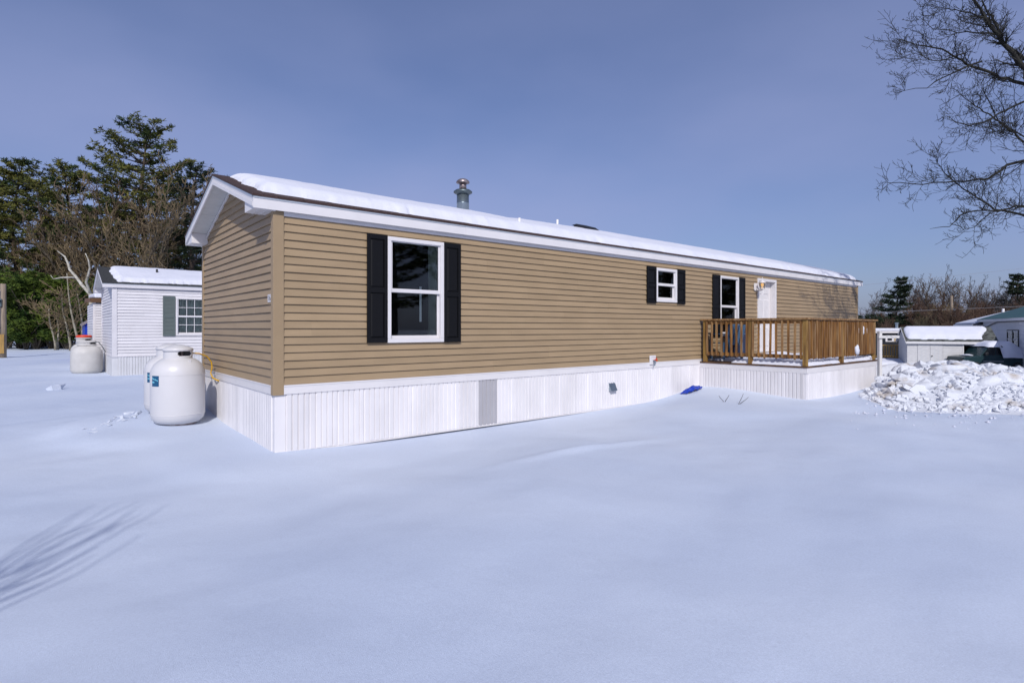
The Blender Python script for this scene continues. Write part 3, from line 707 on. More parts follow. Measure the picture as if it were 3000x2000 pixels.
def baluster(x, y, face):
    o = link('baluster', rnd.choice(bal), deck, (x, y, 0.985+rnd.uniform(-.012, .012)), {'l': -math.pi/2, 'f': 0, 'r': math.pi/2}[face])
    o.rotation_euler.x = rnd.gauss(0, 0.006); o.rotation_euler.y = rnd.gauss(0, 0.008)
# left run
lp = [-0.16, -1.335, DY+0.045]
for i, yy in enumerate(lp): post(DX0+0.045, yy)
def rail_y(x, y0, y1):
    MB().box(x+0.02, x+0.058, y0, y1, 1.0, 1.085).obj('bottom_rail', M_woodd if False else M_wood, deck)
    MB().box(x+0.02, x+0.058, y0, y1, 1.775, 1.862).obj('top_rail', M_wood, deck)
def rail_x(y, x0, x1):
    MB().box(x0, x1, y+0.02, y+0.058, 1.0, 1.085).obj('bottom_rail', M_wood, deck)
    MB().box(x0, x1, y+0.02, y+0.058, 1.775, 1.862).obj('top_rail', M_wood, deck)
for a, b in zip(lp[:-1], lp[1:]):
    rail_y(DX0, b+0.045, a-0.045)
    ys = np.linspace(a-0.075, b+0.075, 9)
    for yy in ys: baluster(DX0+0.0, yy, 'l')
MB().box(DX0-0.03, DX0+0.11, DY-0.03, -0.06, ZR-0.040, ZR).obj('cap_rail', M_wood2, deck)
# front run
fp = [12.40, DX1-0.10]
for xx in fp: post(xx, DY+0.045)
fx = [DX0+0.045]+fp
for (a, b), nb in zip(zip(fx[:-1], fx[1:]), (15, 15)):
    rail_x(DY, a+0.045, b-0.045)
    for xx in np.linspace(a+0.085, b-0.085, nb): baluster(xx, DY, 'f')
MB().box(DX0+0.112, DX1+0.03, DY-0.03, DY+0.11, ZR-0.040, ZR-.001).obj('cap_rail', M_wood2, deck)
# far end run, with the stair opening next to the wall
rp = [-1.25]
for yy in rp: post(DX1-0.10, yy)
rail_y(DX1-0.14, DY+0.09, -1.295)
for yy in np.linspace(DY+0.17, -1.37, 8): baluster(DX1-0.05, yy, 'r')
MB().box(DX1-0.16, DX1-0.02, DY+0.112, -1.18, ZR-0.040, ZR).obj('cap_rail', M_wood2, deck)
# snow on the deck floor
hx = np.arange(DX0+0.02, DX1-0.02, 0.035); hy = np.arange(DY+0.012, -0.02, 0.035); HX, HY = np.meshgrid(hx, hy)
nz = 0.03*vnoise(HX*3, HY*3, 4)
ex = np.minimum(np.minimum(HX-DX0-0.04+0.5*nz, DX1-0.04-HX), np.minimum(HY-DY-0.05+0.6*nz, -0.10-HY+nz))
ex = np.minimum(ex, np.hypot(HX-DX0-0.1, HY+0.35)-0.48+nz)          # bare corner by the wall
T = 0.085+0.03*vnoise(HX*1.2, HY*1.2, 6)+0.012*vnoise(HX*5, HY*5, 7)+0.05*np.exp(-((HY+0.1)/0.5)**2)*sstep(12, 14.4, HX)
path = np.exp(-((HY+0.9+0.15*np.sin(HX*3))/0.28)**2)*sstep(DX0+1.2, DX0+2.0, HX); T = T*(1-0.45*path)+0.014*path*vnoise(HX*8, HY*8, 9)
HZ = 0.843+T*np.sqrt(np.clip(ex/0.05, 0, 1)); HZ = np.where(ex > 0, HZ, 0.836)
co = np.stack([HX.ravel(), HY.ravel(), HZ.ravel()], 1); nx, ny = len(hx), len(hy)
ii = (np.arange(ny-1)[:, None]*nx+np.arange(nx-1)[None, :]).ravel(); qd = np.stack([ii, ii+1, ii+1+nx, ii+nx], 1)
eg = ex.ravel(); qd = qd[(eg[qd] > -0.05).any(1)]; used = np.unique(qd); rem = -np.ones(len(co), int); rem[used] = np.arange(len(used))
tag(link('deck_snow', np_mesh('deck_snow', co[used], rem[qd], M_rsnow)), 'trampled snow covering the deck floor behind the railing', 'snow')
def lump(sx, sy, sz, seed, m=M_rsnow, sub=2, amp=0.25):
    bm = bmesh.new(); bmesh.ops.create_icosphere(bm, subdivisions=sub, radius=1); r = random.Random(seed); ph = [r.uniform(0, 6) for _ in range(6)]
    for v in bm.verts:
        c = v.co; k = 1+amp*(math.sin(3*c.x+ph[0])*math.cos(2.3*c.y+ph[1])+0.6*math.sin(5*c.z+ph[2]+c.x*2)+0.4*math.sin(7*c.y+ph[3]))
        v.co = Vector((c.x*sx*k, c.y*sy*k, c.z*sz*k))
    me = bpy.data.meshes.new('lump'); bm.to_mesh(me); bm.free(); me.materials.append(m); me.shade_smooth(); return me
tag(link('snow_clump', lump(0.09, 0.05, 0.16, 3), None, (13.25, DY-0.01, 1.12)), 'pointed white snow clump stuck between the front balusters', 'snow')
tag(link('snow_clump', lump(0.02, 0.03, 0.10, 5), None, (13.66, DY-0.005, 1.62)), 'thin snow sliver clinging high on the front balusters', 'snow')
tag(link('snow_clump', lump(0.07, 0.09, 0.06, 8), None, (14.40, DY+0.10, 0.905)), 'small snow heap at the foot of the end deck post', 'snow')
# plastic chair on the deck below the third window
chx = thing('deck_chair', 'slate blue plastic slatted chair on the deck below the window', 'chair', (10.86, -0.46, 0.90), rad(158))
for sx in (-1, 1):
    for yy, h in ((-0.24, 0.62), (0.24, 0.42)):
        bevel(MB().box(sx*0.27-0.025, sx*0.27+0.025, yy-0.03, yy+0.03, 0, h).obj('leg', M_chair, chx), 0.008)
    bevel(MB().box(sx*0.29-0.05, sx*0.29+0.05, -0.30, 0.30, 0.62, 0.645).obj('armrest', M_chair, chx), 0.008)
for i in range(5): bevel(MB().box(-0.25, 0.25, -0.27+i*0.105, -0.27+i*0.105+0.09, 0.385, 0.41).obj('seat_slat', M_chair, chx), 0.006)
for i in range(5):
    xx = -0.25+i*0.105
    o = MB().box(xx, xx+0.075, -0.012, 0.012, 0.0, 0.50+0.06*math.sin((i+0.5)/5*math.pi)).obj('back_slat', M_chair, chx); o.location = (0, 0.26, 0.36); o.rotation_euler = (rad(-16), 0, 0); bevel(o, 0.006)
ct_ = thing('covered_grill', 'dark covered grill on the deck beside the blue chair', 'grill', (11.52, -0.42, 0.90))
cv = MB().prism([(-0.30, 0.0), (0.30, 0.0), (0.29, 0.55), (0.22, 0.78), (0.08, 0.86), (-0.10, 0.85), (-0.23, 0.76), (-0.29, 0.55)], 1, -0.22, 0.22).obj('cover', M_navy, ct_); bevel(cv, 0.05, 3)
MB().box(-0.34, -0.28, -0.15, 0.15, 0.50, 0.53).obj('side_shelf', M_blk, ct_)

# ------------------------------------------------------------------ gas tanks
def tank_body(root, R, H, m, zc=0.0):
    e = 0.28*R/0.4
    pr = [(0.02, 0.0), (R*0.55, 0.015), (R*0.82, 0.05), (R*0.95, 0.11), (R, 0.19)]
    for i in range(1, 2): pr.append((R, H-e))
    for a in np.linspace(0.08, 1.0, 12): pr.append((R*math.cos(a*math.pi/2*0.86), H-e+e*math.sin(a*math.pi/2)))
    pr.append((0.02, H+0.004)); return MB().lathe(pr, n=48).obj('body', m, root, smooth=True)
def collar(root, r, z0, z1, m, slot_dir, dome=0.075, ends=True):
    # guard ring with an oblong hand hole, then the domed lid
    n = 72; b = MB(); ro, ri = r, r-0.006
    half = 0.235*0.5/r*1.0; zl, zh = z0+0.38*(z1-z0), z0+0.78*(z1-z0)
    zs = list(np.linspace(z0, z1, 12))
    vs = []
    for z in zs:
        for k in range(n): a = 2*math.pi*k/n; vs.append((ro*math.cos(a), ro*math.sin(a), z))
    fs = []
    for i in range(len(zs)-1):
        zm = (zs[i]+zs[i+1])/2
        for k in range(n):
            a = 2*math.pi*(k+0.5)/n; d = (a-slot_dir+math.pi) % (2*math.pi)-math.pi
            zc = (zl+zh)/2; hh = (zh-zl)/2
            flat = max(abs(d)*r-(half*r-hh), 0); inside = (flat**2+(zm-zc)**2) < hh*hh
            if not inside: q = i*n+k; e = i*n+(k+1) % n; fs.append((q, e, e+n, q+n))
    o = b.add(vs, fs).obj('collar', m, root, smooth=True, fix=False)
    md = o.modifiers.new('solid', 'SOLIDIFY'); md.thickness = 0.006; md.offset = -1
    MB().lathe([(r+0.012, z1-0.035), (r+0.013, z1), (r+0.004, z1+0.012), (r*0.8, z1+0.035), (r*0.5, z1+dome*0.82), (r*0.2, z1+dome), (0.005, z1+dome+0.004)], n=48).obj('lid', m, root, smooth=True)
    return o
def gas_tank(x, y, zb, label, lab_dir, slot_dir, z_top=1.39):
    t = thing('propane_tank', label, 'gas tank', (x, y, zb), group='propane tanks beside the tan home')
    H = 1.175-zb+0.02
    tank_body(t, 0.40, H, M_tank)
    for zs in (0.19, H-0.285): MB().lathe([(0.399, zs-0.006), (0.4035, zs-0.003), (0.4035, zs+0.003), (0.399, zs+0.006)], n=48, cap=False).obj('weld_seam', M_tank, t, smooth=True)
    MB().lathe([(0.26, -0.10), (0.27, 0.03), (0.262, 0.03), (0.25, -0.10)], n=32, cap=False).obj('foot_ring', M_rustm, t)
    collar(t, 0.212, H-0.045, 1.325-zb, M_tank, slot_dir)
    MB().lathe([(0.03, 0.0), (0.03, 0.10), (0.045, 0.10), (0.045, 0.13)], 0.05, 0, H, 14).obj('valve', M_rustm, t)
    a = slot_dir+0.05; MB().box(-0.012, 0.012, -0.012, 0.012, 0, 0.055).obj('lifting_lug', M_tank, t).location = (0.30*math.cos(a), 0.30*math.sin(a), H-0.105)
    lab = MB(); n = 8; wdt = 0.155; z0, z1 = 0.735-zb, 0.905-zb
    vs = []; 
    for k in range(n+1):
        aa = lab_dir+(k/n-0.5)*wdt/0.4
        for z in (z0, z1): vs.append((0.4025*math.cos(aa), 0.4025*math.sin(aa), z))
    lb = lab.add(vs, [(2*k, 2*k+2, 2*k+3, 2*k+1) for k in range(n)]).obj('label', M_label, t)
    def pt(u, v): aa = lab_dir+(u-0.5)*wdt/0.4; return (0.404*math.cos(aa), 0.404*math.sin(aa), z0+v*(z1-z0))
    MB().tube([pt(.15, .82), pt(.2, .66), pt(.32, .72), pt(.42, .62), pt(.55, .70), pt(.66, .58), pt(.78, .62), pt(.86, .48)], 0.0065, 5).obj('lettering', M_print, lb)
    MB().tube([pt(.14, .42), pt(.22, .34), pt(.32, .42), pt(.40, .33)], 0.009, 5).obj('lettering', M_print, lb)
    return t
gas_tank(-0.675, 2.90, 0.07, 'nearer of two white propane tanks standing beside the tan gable wall', rad(-152), rad(-68))
gas_tank(-0.652, 3.78, 0.15, 'farther propane tank half hidden behind the nearer one at the tan gable', rad(-146), rad(-68))
hs = MB().tube([(-0.46, 3.02, 1.245), (-0.33, 3.06, 1.235), (-0.20, 3.12, 1.18), (-0.12, 3.16, 1.08), (-0.105, 3.17, 0.98), (-0.13, 3.15, 0.88), (-0.11, 3.10, 0.80), (-0.05, 3.02, 0.755), (0.02, 2.95, 0.735)], 0.0125, 8).obj('gas_hose', M_hose, None, smooth=True)
tag(hs, 'yellow gas hose looping from the near tank to the white skirting', 'hose')
wr = MB().tube([(-0.04, 3.35, 0.86), (-0.06, 3.30, 0.90), (-0.05, 3.20, 0.84), (-0.04, 3.22, 0.74), (-0.04, 3.3, 0.72)], 0.004, 5).obj('ground_wire', M_wire, None); tag(wr, 'thin grey wire loop hanging on the skirting behind the gas hose', 'wire')
# trampled snow beside the tanks
rnd = random.Random(5)
M_clod = mat('clod_snow', (0.62, 0.665, 0.755), 0.8, var=0.06, bump=0.006, bscale=20)
def shard(seed):
    r = random.Random(seed); bm = bmesh.new()
    for _ in range(13): bm.verts.new((r.uniform(-1, 1), r.uniform(-0.6, 0.6), r.uniform(-0.35, 0.35)))
    bmesh.ops.convex_hull(bm, input=bm.verts)
    for v in [v for v in bm.verts if not v.link_faces]: bm.verts.remove(v)
    bmesh.ops.recalc_face_normals(bm, faces=bm.faces); me = bpy.data.meshes.new('snow_clod'); bm.to_mesh(me); bm.free(); me.materials.append(M_clod); return me
shards = [shard(k) for k in range(6)]
for i in range(30):
    u = rnd.random(); x = -1.12-u*0.75+rnd.gauss(0, .05); y = 3.95-u*0.85+rnd.gauss(0, 0.16)
    r_ = rnd.uniform(0.02, 0.085)*(1-0.5*u)
    o = link('snow_clod', shards[i % 6], None, (x, y, gz(x, y)+0.12*r_), rnd.gauss(0.9, 0.4), (r_*1.5, r_, r_*0.9)); o.rotation_euler.x = rnd.gauss(0, .25)
    tag(o, 'kicked up snow clod left of the propane tanks', 'snow clod', 'snow clods by the tanks')


# ------------------------------------------------------------------ small things in front
tp = MB(); nu, nv_ = 26, 12
vs = []
for i in range(nu):
    for j in range(nv_):
        u, v = i/(nu-1), j/(nv_-1)
        x = 9.30+u*0.72; y = -0.34+v*0.20-0.04*math.sin(u*4)
        arch = 0.12*math.sin(min(u*1.25, 1)*math.pi*0.9)*math.sin(v*math.pi*0.8+0.35)
        vs.append((x, y, max(gz(x, y), 0)+0.02+max(arch, 0)+0.014*math.sin(u*19+v*5)+0.012*math.sin(v*15+u*7)))
tp.add(vs, [(i*nv_+j, (i+1)*nv_+j, (i+1)*nv_+j+1, i*nv_+j+1) for i in range(nu-1) for j in range(nv_-1)])
to = tp.obj('blue_tarp', M_blue, None, smooth=True, fix=False); md = to.modifiers.new('t', 'SOLIDIFY'); md.thickness = 0.006
tag(to, 'crumpled bright blue tarp half buried in snow beside the deck', 'tarp')
for (x, y, lb, sh) in ((8.81, -1.57, 'left of two bare twigs sticking out of the snow before the deck', ((-.14, .05, .16), (.09, -.06, .17))), (8.72, -1.93, 'right of two bare twigs sticking out of the snow before the deck', ((.10, -.06, .24), (.24, -.10, .16)))):
    t = thing('snow_twig', lb, 'twig', (x, y, gz(x, y)-0.02), group='twigs in the snow')
    for (a, b, c_) in sh: MB().tube([(0, 0, 0), (a*0.35, b*0.35, c_*0.35), (a*0.8, b*0.8, c_*0.75), (a, b, c_)], [.006, .0055, .0045, .003], 5).obj('stem', M_barkd, t)
x, y = -2.107, 11.37
ck = link('snow_chunk', shard(21), None, (x, y, gz(x, y)+0.04), 0.4, (0.26, 0.22, 0.34)); tag(ck, 'lone snow chunk on the open snow left of the tanks', 'snow chunk')

# ------------------------------------------------------------------ neighbour home (left)
NX, NY = -0.52, 15.50
nb = thing('mobile_home', 'white mobile home behind the tanks with grey shutter and snowy roof', 'mobile home', (NX, NY, 0))
NW = (1.84, 3.05, 1.41, 2.79)
ncfg = dict(L=11.5, W=4.15, z1=0.72, z2=3.045, exposure=0.106, zfb=3.06, zet=3.225, zr=3.93, ox=0.30, oy=0.095, seed=9,
            siding=M_nwhite, post=M_nwhite, trim=M_nwhite, skirt=M_nskirt, shingle=M_shingle_g, openings=[NW], post_drop=0.03, trim_h=0.03,
            zskirt=-0.04, skirt_hidden=[], track_end=0.5, snow_x0=0.0, snow_e0=0.13, snow_e1=0.02, snow_t=0.15, snow_ny=110)
build_home(nb, ncfg)
window(nb, *NW, mid=2.11, grid=(4, 2))
shutter(nb, 1.44, 1.825, 1.40, 2.82, M_gshut, True); shutter(nb, 3.065, 3.45, 1.40, 2.82, M_gshut, True)
cvs = []; nn = 60
for i in range(nn+1):
    u = i/nn; xx = 1.9+u*1.1; yy = 0.13+0.03*math.sin(u*46)+0.01*math.sin(u*17)
    cvs += [(xx, yy, 1.45), (xx, yy, 2.74)]
MB().add(cvs, [(2*i, 2*i+2, 2*i+3, 2*i+1) for i in range(nn)]).obj('curtain', M_curt, nb, smooth=True, fix=False)
rvn = thing('roof_vent', 'tiny black pipe stub in the snow on the white home', 'vent', (NX+1.41, NY+1.05, 3.62))
MB().lathe([(0.035, 0), (0.035, 0.24), (0.028, 0.241), (0.028, 0.22)], n=12).obj('pipe', M_blk, rvn); MB().lathe([(0.1, -0.02), (0.04, 0.05)], n=12).obj('boot', M_blk, rvn)
# its tank with grey collar, the one behind with a red cap
nt1 = thing('propane_tank', 'old off-white propane tank with grey collar beside the white home', 'gas tank', (-1.115, 18.05, -0.03), group='tanks at the white home')
tank_body(nt1, 0.485, 1.10, M_tank2); collar(nt1, 0.29, 1.07, 1.22, M_tank2, rad(-50), 0.035)
MB().tube([(0.2, -0.2, 1.2), (0.34, -0.1, 1.20), (0.45, 0.05, 1.06), (0.585, 0.15, 0.8)], 0.014, 6).obj('regulator_pipe', M_galvd, nt1)
nt2 = thing('propane_tank', 'propane tank with red cap showing above the old white one', 'gas tank', (-1.115, 19.62, 0.0), group='tanks at the white home')
tank_body(nt2, 0.42, 1.10, M_tank2); collar(nt2, 0.25, 1.07, 1.30, M_tank2, rad(-60), 0.02)
MB().lathe([(0.255, 1.32), (0.26, 1.38), (0.21, 1.41), (0.01, 1.42)], n=24).obj('cap', M_red, nt2, smooth=True)
# white lean-to behind the neighbour, blue shed farther back
ad = thing('white_lean_to', 'white lean-to with rusty roof edge behind the white home', 'shed', (-0.86, 20.45, 0))
MB().box(0.1, 2.6, 0, 3.4, -0.2, 2.70).obj('wall', M_nwhite, ad)
zz = 0.6; lc = course_mesh('siding_course', M_nwhite)
while zz < 2.66: link('siding_course', lc, ad, (0.1, -0.002, zz), 0, (2.5, 1, 0.105)); link('siding_course', lc, ad, (0.098, 3.4, zz), -math.pi/2, (3.4, 1, 0.105)); zz += 0.105
MB().box(0.07, 0.16, -0.03, 0.0, 0.6, 2.72).obj('corner_board', M_white, ad)
MB().prism([(-0.12, 2.72), (3.5, 2.85), (3.5, 3.02), (-0.12, 2.88)], 0, -0.02, 2.7).obj('roof', M_tanroof, ad)
o = MB().prism([(-0.05, 2.90), (3.45, 3.03), (3.4, 3.18), (0.0, 3.12)], 0, 0.12, 2.6).obj('snow_layer', M_rsnow, ad); bevel(o, 0.06, 3)
bs = thing('blue_shed', 'bright blue shed peeking out behind the white lean-to', 'shed', (-0.60, 29.6, 0))
MB().prism([(0.0, 0.0), (2.0, 0.0), (2.0, 1.9), (1.0, 2.55), (0.0, 1.9)], 1, 0, 2.2).obj('wall', M_blue, bs)
MB().prism([(-0.1, 1.82), (1.0, 2.56), (2.1, 1.82), (2.1, 1.92), (1.0, 2.66), (-0.1, 1.92)], 1, -0.12, 2.3).obj('roof', mat('weathered_roof', (0.25, 0.21, 0.21), 0.8, var=0.3), bs)
MB().box(0.06, 0.14, -0.03, 0.0, 0.0, 1.3).obj('corner_board', M_white, bs); MB().box(0.25, 1.1, -0.03, 0.0, 1.0, 1.75).obj('door', mat('mauve_panel', (0.30, 0.22, 0.24), 0.7), bs)
# pole at the left edge
pl = thing('service_pole', 'weathered wooden service pole with conduit at the left edge', 'pole', (-4.05, 36.0, gz(-4, 36)-0.1))
MB().lathe([(0.16, 0), (0.15, 2.0), (0.135, 4.35), (0.12, 4.37)], n=14).obj('pole', M_pole, pl, smooth=True)
MB().tube([(-0.16, -0.14, 4.0), (-0.16, -0.16, 1.6), (-0.22, -0.16, 1.4), (-0.35, -0.16, 1.25)], 0.04, 8).obj('conduit', M_pvc, pl, smooth=True)
bevel(MB().box(-0.14, 0.05, -0.24, -0.15, 0.35, 1.45).obj('brace_board', M_polel, pl), 0.01)
bevel(MB().box(-0.55, -0.18, -0.28, -0.08, 0.55, 1.25).obj('meter_box', M_galv, pl), 0.02)
MB().lathe([(0.12, 0), (0.12, 0.10), (0.08, 0.13)], n=16).obj('meter', M_glassd, pl).location = (-0.2, -0.2, 3.3)
bevel(MB().box(-0.36, -0.06, -0.22, -0.14, 3.05, 3.5).obj('meter_base', M_galvd, pl), 0.01)

# ------------------------------------------------------------------ right: snow bank
pile = thing('snow_bank', 'big plowed bank of dirty snow chunks right of the deck', 'snow bank', (14.0, -4.2, 0))
# axes: along image right and into depth
rv2 = Vector((0.767, -0.642)); dv2 = Vector((0.642, 0.767)); CAM2 = Vector((-2.4605, -7.9418))
def pile_h(x, y):
    q = np.stack([x-CAM2.x, y-CAM2.y], -1); lat = q@np.array(rv2); dep = q@np.array(dv2)
    a = lat/np.maximum(dep, 1)                                   # bearing
    start = 0.610+0.0*dep
    crest = 13.9-1.0*np.clip((a-0.62)/0.3, 0, 1)
    hgt = (0.48+0.24*sstep(0.64, 0.76, a)-0.04*sstep(0.76, 0.85, a))*sstep(0.600, 0.705, a)
    f = np.exp(-((dep-crest)/np.where(dep < crest, 1.40, 2.2))**2)
    return hgt*f*(1+0.12*vnoise(x*1.4, y*1.4, 31))+0.05*f*vnoise(x*3.5, y*3.5, 33)
us = np.arange(7.2, 22.0, 0.12); vsx = np.arange(10.0, 19.0, 0.12); U, V = np.meshgrid(us, vsx)
PX = CAM2.x+U*rv2.x+V*dv2.x; PY = CAM2.y+U*rv2.y+V*dv2.y; PH = pile_h(PX, PY)
PZ = ground_h(PX, PY)+PH-0.035
co = np.stack([(PX-14.0).ravel(), (PY+4.2).ravel(), PZ.ravel()], 1); nx, ny = len(us), len(vsx)
ii = (np.arange(ny-1)[:, None]*nx+np.arange(nx-1)[None, :]).ravel(); qd = np.stack([ii, ii+1, ii+1+nx, ii+nx], 1)
hh = PH.ravel(); inside = ~((PX.ravel() < DX1+0.05) & (PX.ravel() > DX0-0.2) & (PY.ravel() > DY-0.05))
qd = qd[(hh[qd] > 0.02).any(1) & inside[qd].all(1)]; used = np.unique(qd); rem = -np.ones(len(co), int); rem[used] = np.arange(len(used))
link('mound', np_mesh('mound', co[used], rem[qd], M_chunk), pile)
chunk_meshes = []
for s in range(12):
    r = random.Random(100+s); bm = bmesh.new()
    for i in range(16):
        v = Vector((r.gauss(0, 1), r.gauss(0, 1), r.gauss(0, 1))).normalized(); k = r.uniform(0.8, 1.0)
        bm.verts.new((v.x*k, v.y*k*r.uniform(0.6, 1), v.z*k*r.uniform(0.5, 0.9)))
    bmesh.ops.convex_hull(bm, input=bm.verts)
    for v in [v for v in bm.verts if not v.link_faces]: bm.verts.remove(v)
    if s % 3 == 0:
        bmesh.ops.subdivide_edges(bm, edges=bm.edges[:], cuts=1, use_grid_fill=True, smooth=0.35)
    bmesh.ops.recalc_face_normals(bm, faces=bm.faces)
    me = bpy.data.meshes.new('snow_chunk'); bm.to_mesh(me); bm.free(); me.materials.append(M_chunk)
    if s % 3 == 0: me.shade_smooth()
    chunk_meshes.append(me)
rnd = random.Random(77); cnt = 0; tries = 0
while cnt < 295 and tries < 9000:
    tries += 1
    dep = rnd.uniform(10.8, 15.6); a = rnd.uniform(0.605, 1.02); lat = a*dep
    x = CAM2.x+lat*rv2.x+dep*dv2.x; y = CAM2.y+lat*rv2.y+dep*dv2.y
    if x < DX1+0.25 and x > DX0-0.3 and y > DY-0.35: continue
    h = float(pile_h(np.array([x]), np.array([y]))[0])
    if h < 0.05 and rnd.random() > 0.06: continue
    s = min(0.09+0.28*rnd.random()**1.9*(0.45+h*1.1), 0.32)
    if h < 0.1: s *= 0.5
    o = link('snow_chunk', rnd.choice(chunk_meshes), pile, (x-14.0, y+4.2, gz(x, y)+h+s*0.02-0.05))
    o.rotation_euler = (rnd.uniform(-.6, .6), rnd.uniform(-.6, .6), rnd.uniform(0, 6.28)); o.scale = (s*rnd.uniform(.9, 1.5), s*rnd.uniform(.8, 1.2), s*rnd.uniform(.55, .95)); cnt += 1
rub = MB()
for i in range(1500):
    dep = rnd.uniform(10.9, 15.4); a = rnd.uniform(0.605, 1.0); lat = a*dep
    x = CAM2.x+lat*rv2.x+dep*dv2.x; y = CAM2.y+lat*rv2.y+dep*dv2.y
    if x < DX1+0.2 and y > DY-0.25: continue
    h = float(pile_h(np.array([x]), np.array([y]))[0])
    if h < 0.04: continue
    s = rnd.uniform(0.03, 0.11); z = gz(x, y)+h-0.035
    me = chunk_meshes[(i % 4)*3+1]; rot = Matrix.Rotation(rnd.uniform(0, 6.28), 3, 'Z') @ Matrix.Rotation(rnd.uniform(-1, 1), 3, 'X')
    rub.add([rot @ (v.co*s)+Vector((x-14.0, y+4.2, z+s*0.15)) for v in me.vertices], [tuple(p.vertices) for p in me.polygons])
tag(rub.obj('rubble', M_chunk, pile, fix=False), kind='stuff')
crumbs = MB()
for i in range(300):
    dep = rnd.gauss(11.2, 0.9); a = rnd.uniform(0.60, 0.98); lat = a*dep
    x = CAM2.x+lat*rv2.x+dep*dv2.x; y = CAM2.y+lat*rv2.y+dep*dv2.y
    if x < DX1+0.1 and y > DY-0.1: continue
    s = 0.006+0.035*rnd.random()**2.5; z = gz(x, y)+float(pile_h(np.array([x]), np.array([y]))[0])+s*0.25-0.02*(dep > 11.5)
    vs = [(x+s*rnd.uniform(.7, 1.6), y, z), (x-s*rnd.uniform(.7, 1.4), y, z), (x, y+s*rnd.uniform(.7, 1.4), z), (x, y-s*rnd.uniform(.7, 1.2), z), (x+s*rnd.uniform(-.5, .5), y, z+s*rnd.uniform(.25, .6)), (x, y, z-s)]
    crumbs.add(vs, [(0, 2, 4), (2, 1, 4), (1, 3, 4), (3, 0, 4), (2, 0, 5), (1, 2, 5), (3, 1, 5), (0, 3, 5)])
co_ = crumbs.obj('snow_crumbs', M_rsnow, None, fix=False); tag(co_, 'small snow crumbs scattered before the plowed bank', 'snow crumbs', kind='stuff')
# shaded ridge of snow and the white sign post behind it
bank = link('snow_ridge', lump(1.5, 0.8, 0.55, 12, M_chunk, 4, 0.10), None, (18.6, -2.3, 0.0), rad(-40)); tag(bank, 'low ridge of grey shaded snow between the deck and the shed', 'snow ridge')
sp = thing('sign_post', 'white sign post with a short crossarm beyond the deck', 'post', (16.93, -2.0, 0), rad(-28))
bevel(MB().box(-0.048, 0.048, -0.048, 0.048, -0.2, 1.555).obj('post', M_wood_w, sp), 0.006)
MB().add([(-.06, -.06, 1.555), (.06, -.06, 1.555), (.06, .06, 1.555), (-.06, .06, 1.555), (-.06, -.06, 1.57), (.06, -.06, 1.57), (.06, .06, 1.57), (-.06, .06, 1.57), (0, 0, 1.60)], [(3, 2, 1, 0), (0, 1, 5, 4), (1, 2, 6, 5), (2, 3, 7, 6), (3, 0, 4, 7), (4, 5, 8), (5, 6, 8), (6, 7, 8), (7, 4, 8)]).obj('cap', M_wood_w, sp)
bevel(MB().box(-0.11, 0.62, -0.092, -0.049, 1.375, 1.455).obj('crossarm', M_wood_w, sp), 0.005)

# ------------------------------------------------------------------ right: shed, truck, houses
sh = thing('garden_shed', 'white wooden shed with double doors and snow on its roof', 'shed', (44.65, 4.79, -1.25), rad(-63))
Wd, Dp, He, Hr = 5.0, 2.6, 2.05, 2.93
p = MB(); p.box(0, 3.26, 0, 0.08, 0, He); p.box(4.14, Wd, 0, 0.08, 0, He); p.box(3.26, 4.14, 0, 0.08, 1.77, He)
p.box(0, Wd, Dp-0.08, Dp, 0, He); p.prism([(0, 0), (Dp, 0), (Dp, He), (Dp/2, Hr-0.05), (0, He)], 0, -0.0, 0.08); p.prism([(0, 0), (Dp, 0), (Dp, He), (Dp/2, Hr-0.05), (0, He)], 0, Wd-0.08, Wd); p.box(0.05, Wd-.05, 0.08, Dp-.08, -0.1, 0.05)
p.obj('wall', M_shedw, sh)
for i in range(13):
    zc = 0.02+i*0.155
    for a, b in ((0.0, 0.60), (2.08, 3.16)): MB().prism([(-0.022, zc), (0.0, zc), (0.0, zc+0.15), (-0.006, zc+0.15)], 0, a, b).obj('clapboard', M_shedw, sh)
for a, b in ((0.62, 1.33), (1.35, 2.06)):
    dd = MB().box(a, b, -0.035, -0.001, 0.05, 1.93).obj('door', M_shedw, sh)
    for x in (a+0.23, a+0.47): MB().box(x-0.004, x+0.004, -0.0375, -0.035, 0.06, 1.92).obj('board_joint', M_drip, dd)
o = MB().lathe([(0.03, 0), (0.04, 0.05), (0.01, 0.07)], n=10).obj('door_knob', M_blk, sh); o.location = (1.44, -0.04, 1.0); o.rotation_euler = (rad(90), 0, 0)
MB().box(0.55, 2.12, -0.05, -0.036, 1.94, 1.975).obj('door_track', M_blk, sh)
MB().box(3.17, 3.25, -0.03, -0.001, 0, 1.85).obj('door_casing', M_wood_w, sh); MB().box(4.15, 4.22, -0.03, -0.001, 0, 1.85).obj('door_casing', M_wood_w, sh)
MB().box(0.1, Wd-0.1, 1.2, 1.23, 0.1, He).obj('partition', M_dark, sh)
sl_ = (Hr-He)/(Dp/2)
MB().prism([(-0.16, He-0.16*sl_), (Dp/2, Hr), (Dp+0.16, He-0.16*sl_), (Dp+0.16, He-0.16*sl_+0.09), (Dp/2, Hr+0.09), (-0.16, He-0.16*sl_+0.09)], 0, -0.12, Wd+0.12).obj('roof', mat('old_shingle', (0.11, 0.12, 0.11), 0.9, col2=(0.03, 0.03, 0.028), vscale=4), sh)
MB().box(-0.10, Wd+0.1, -0.185, -0.161, He-0.16*sl_-0.09, He-0.16*sl_+0.07).obj('eave_board', M_wood_w, sh)
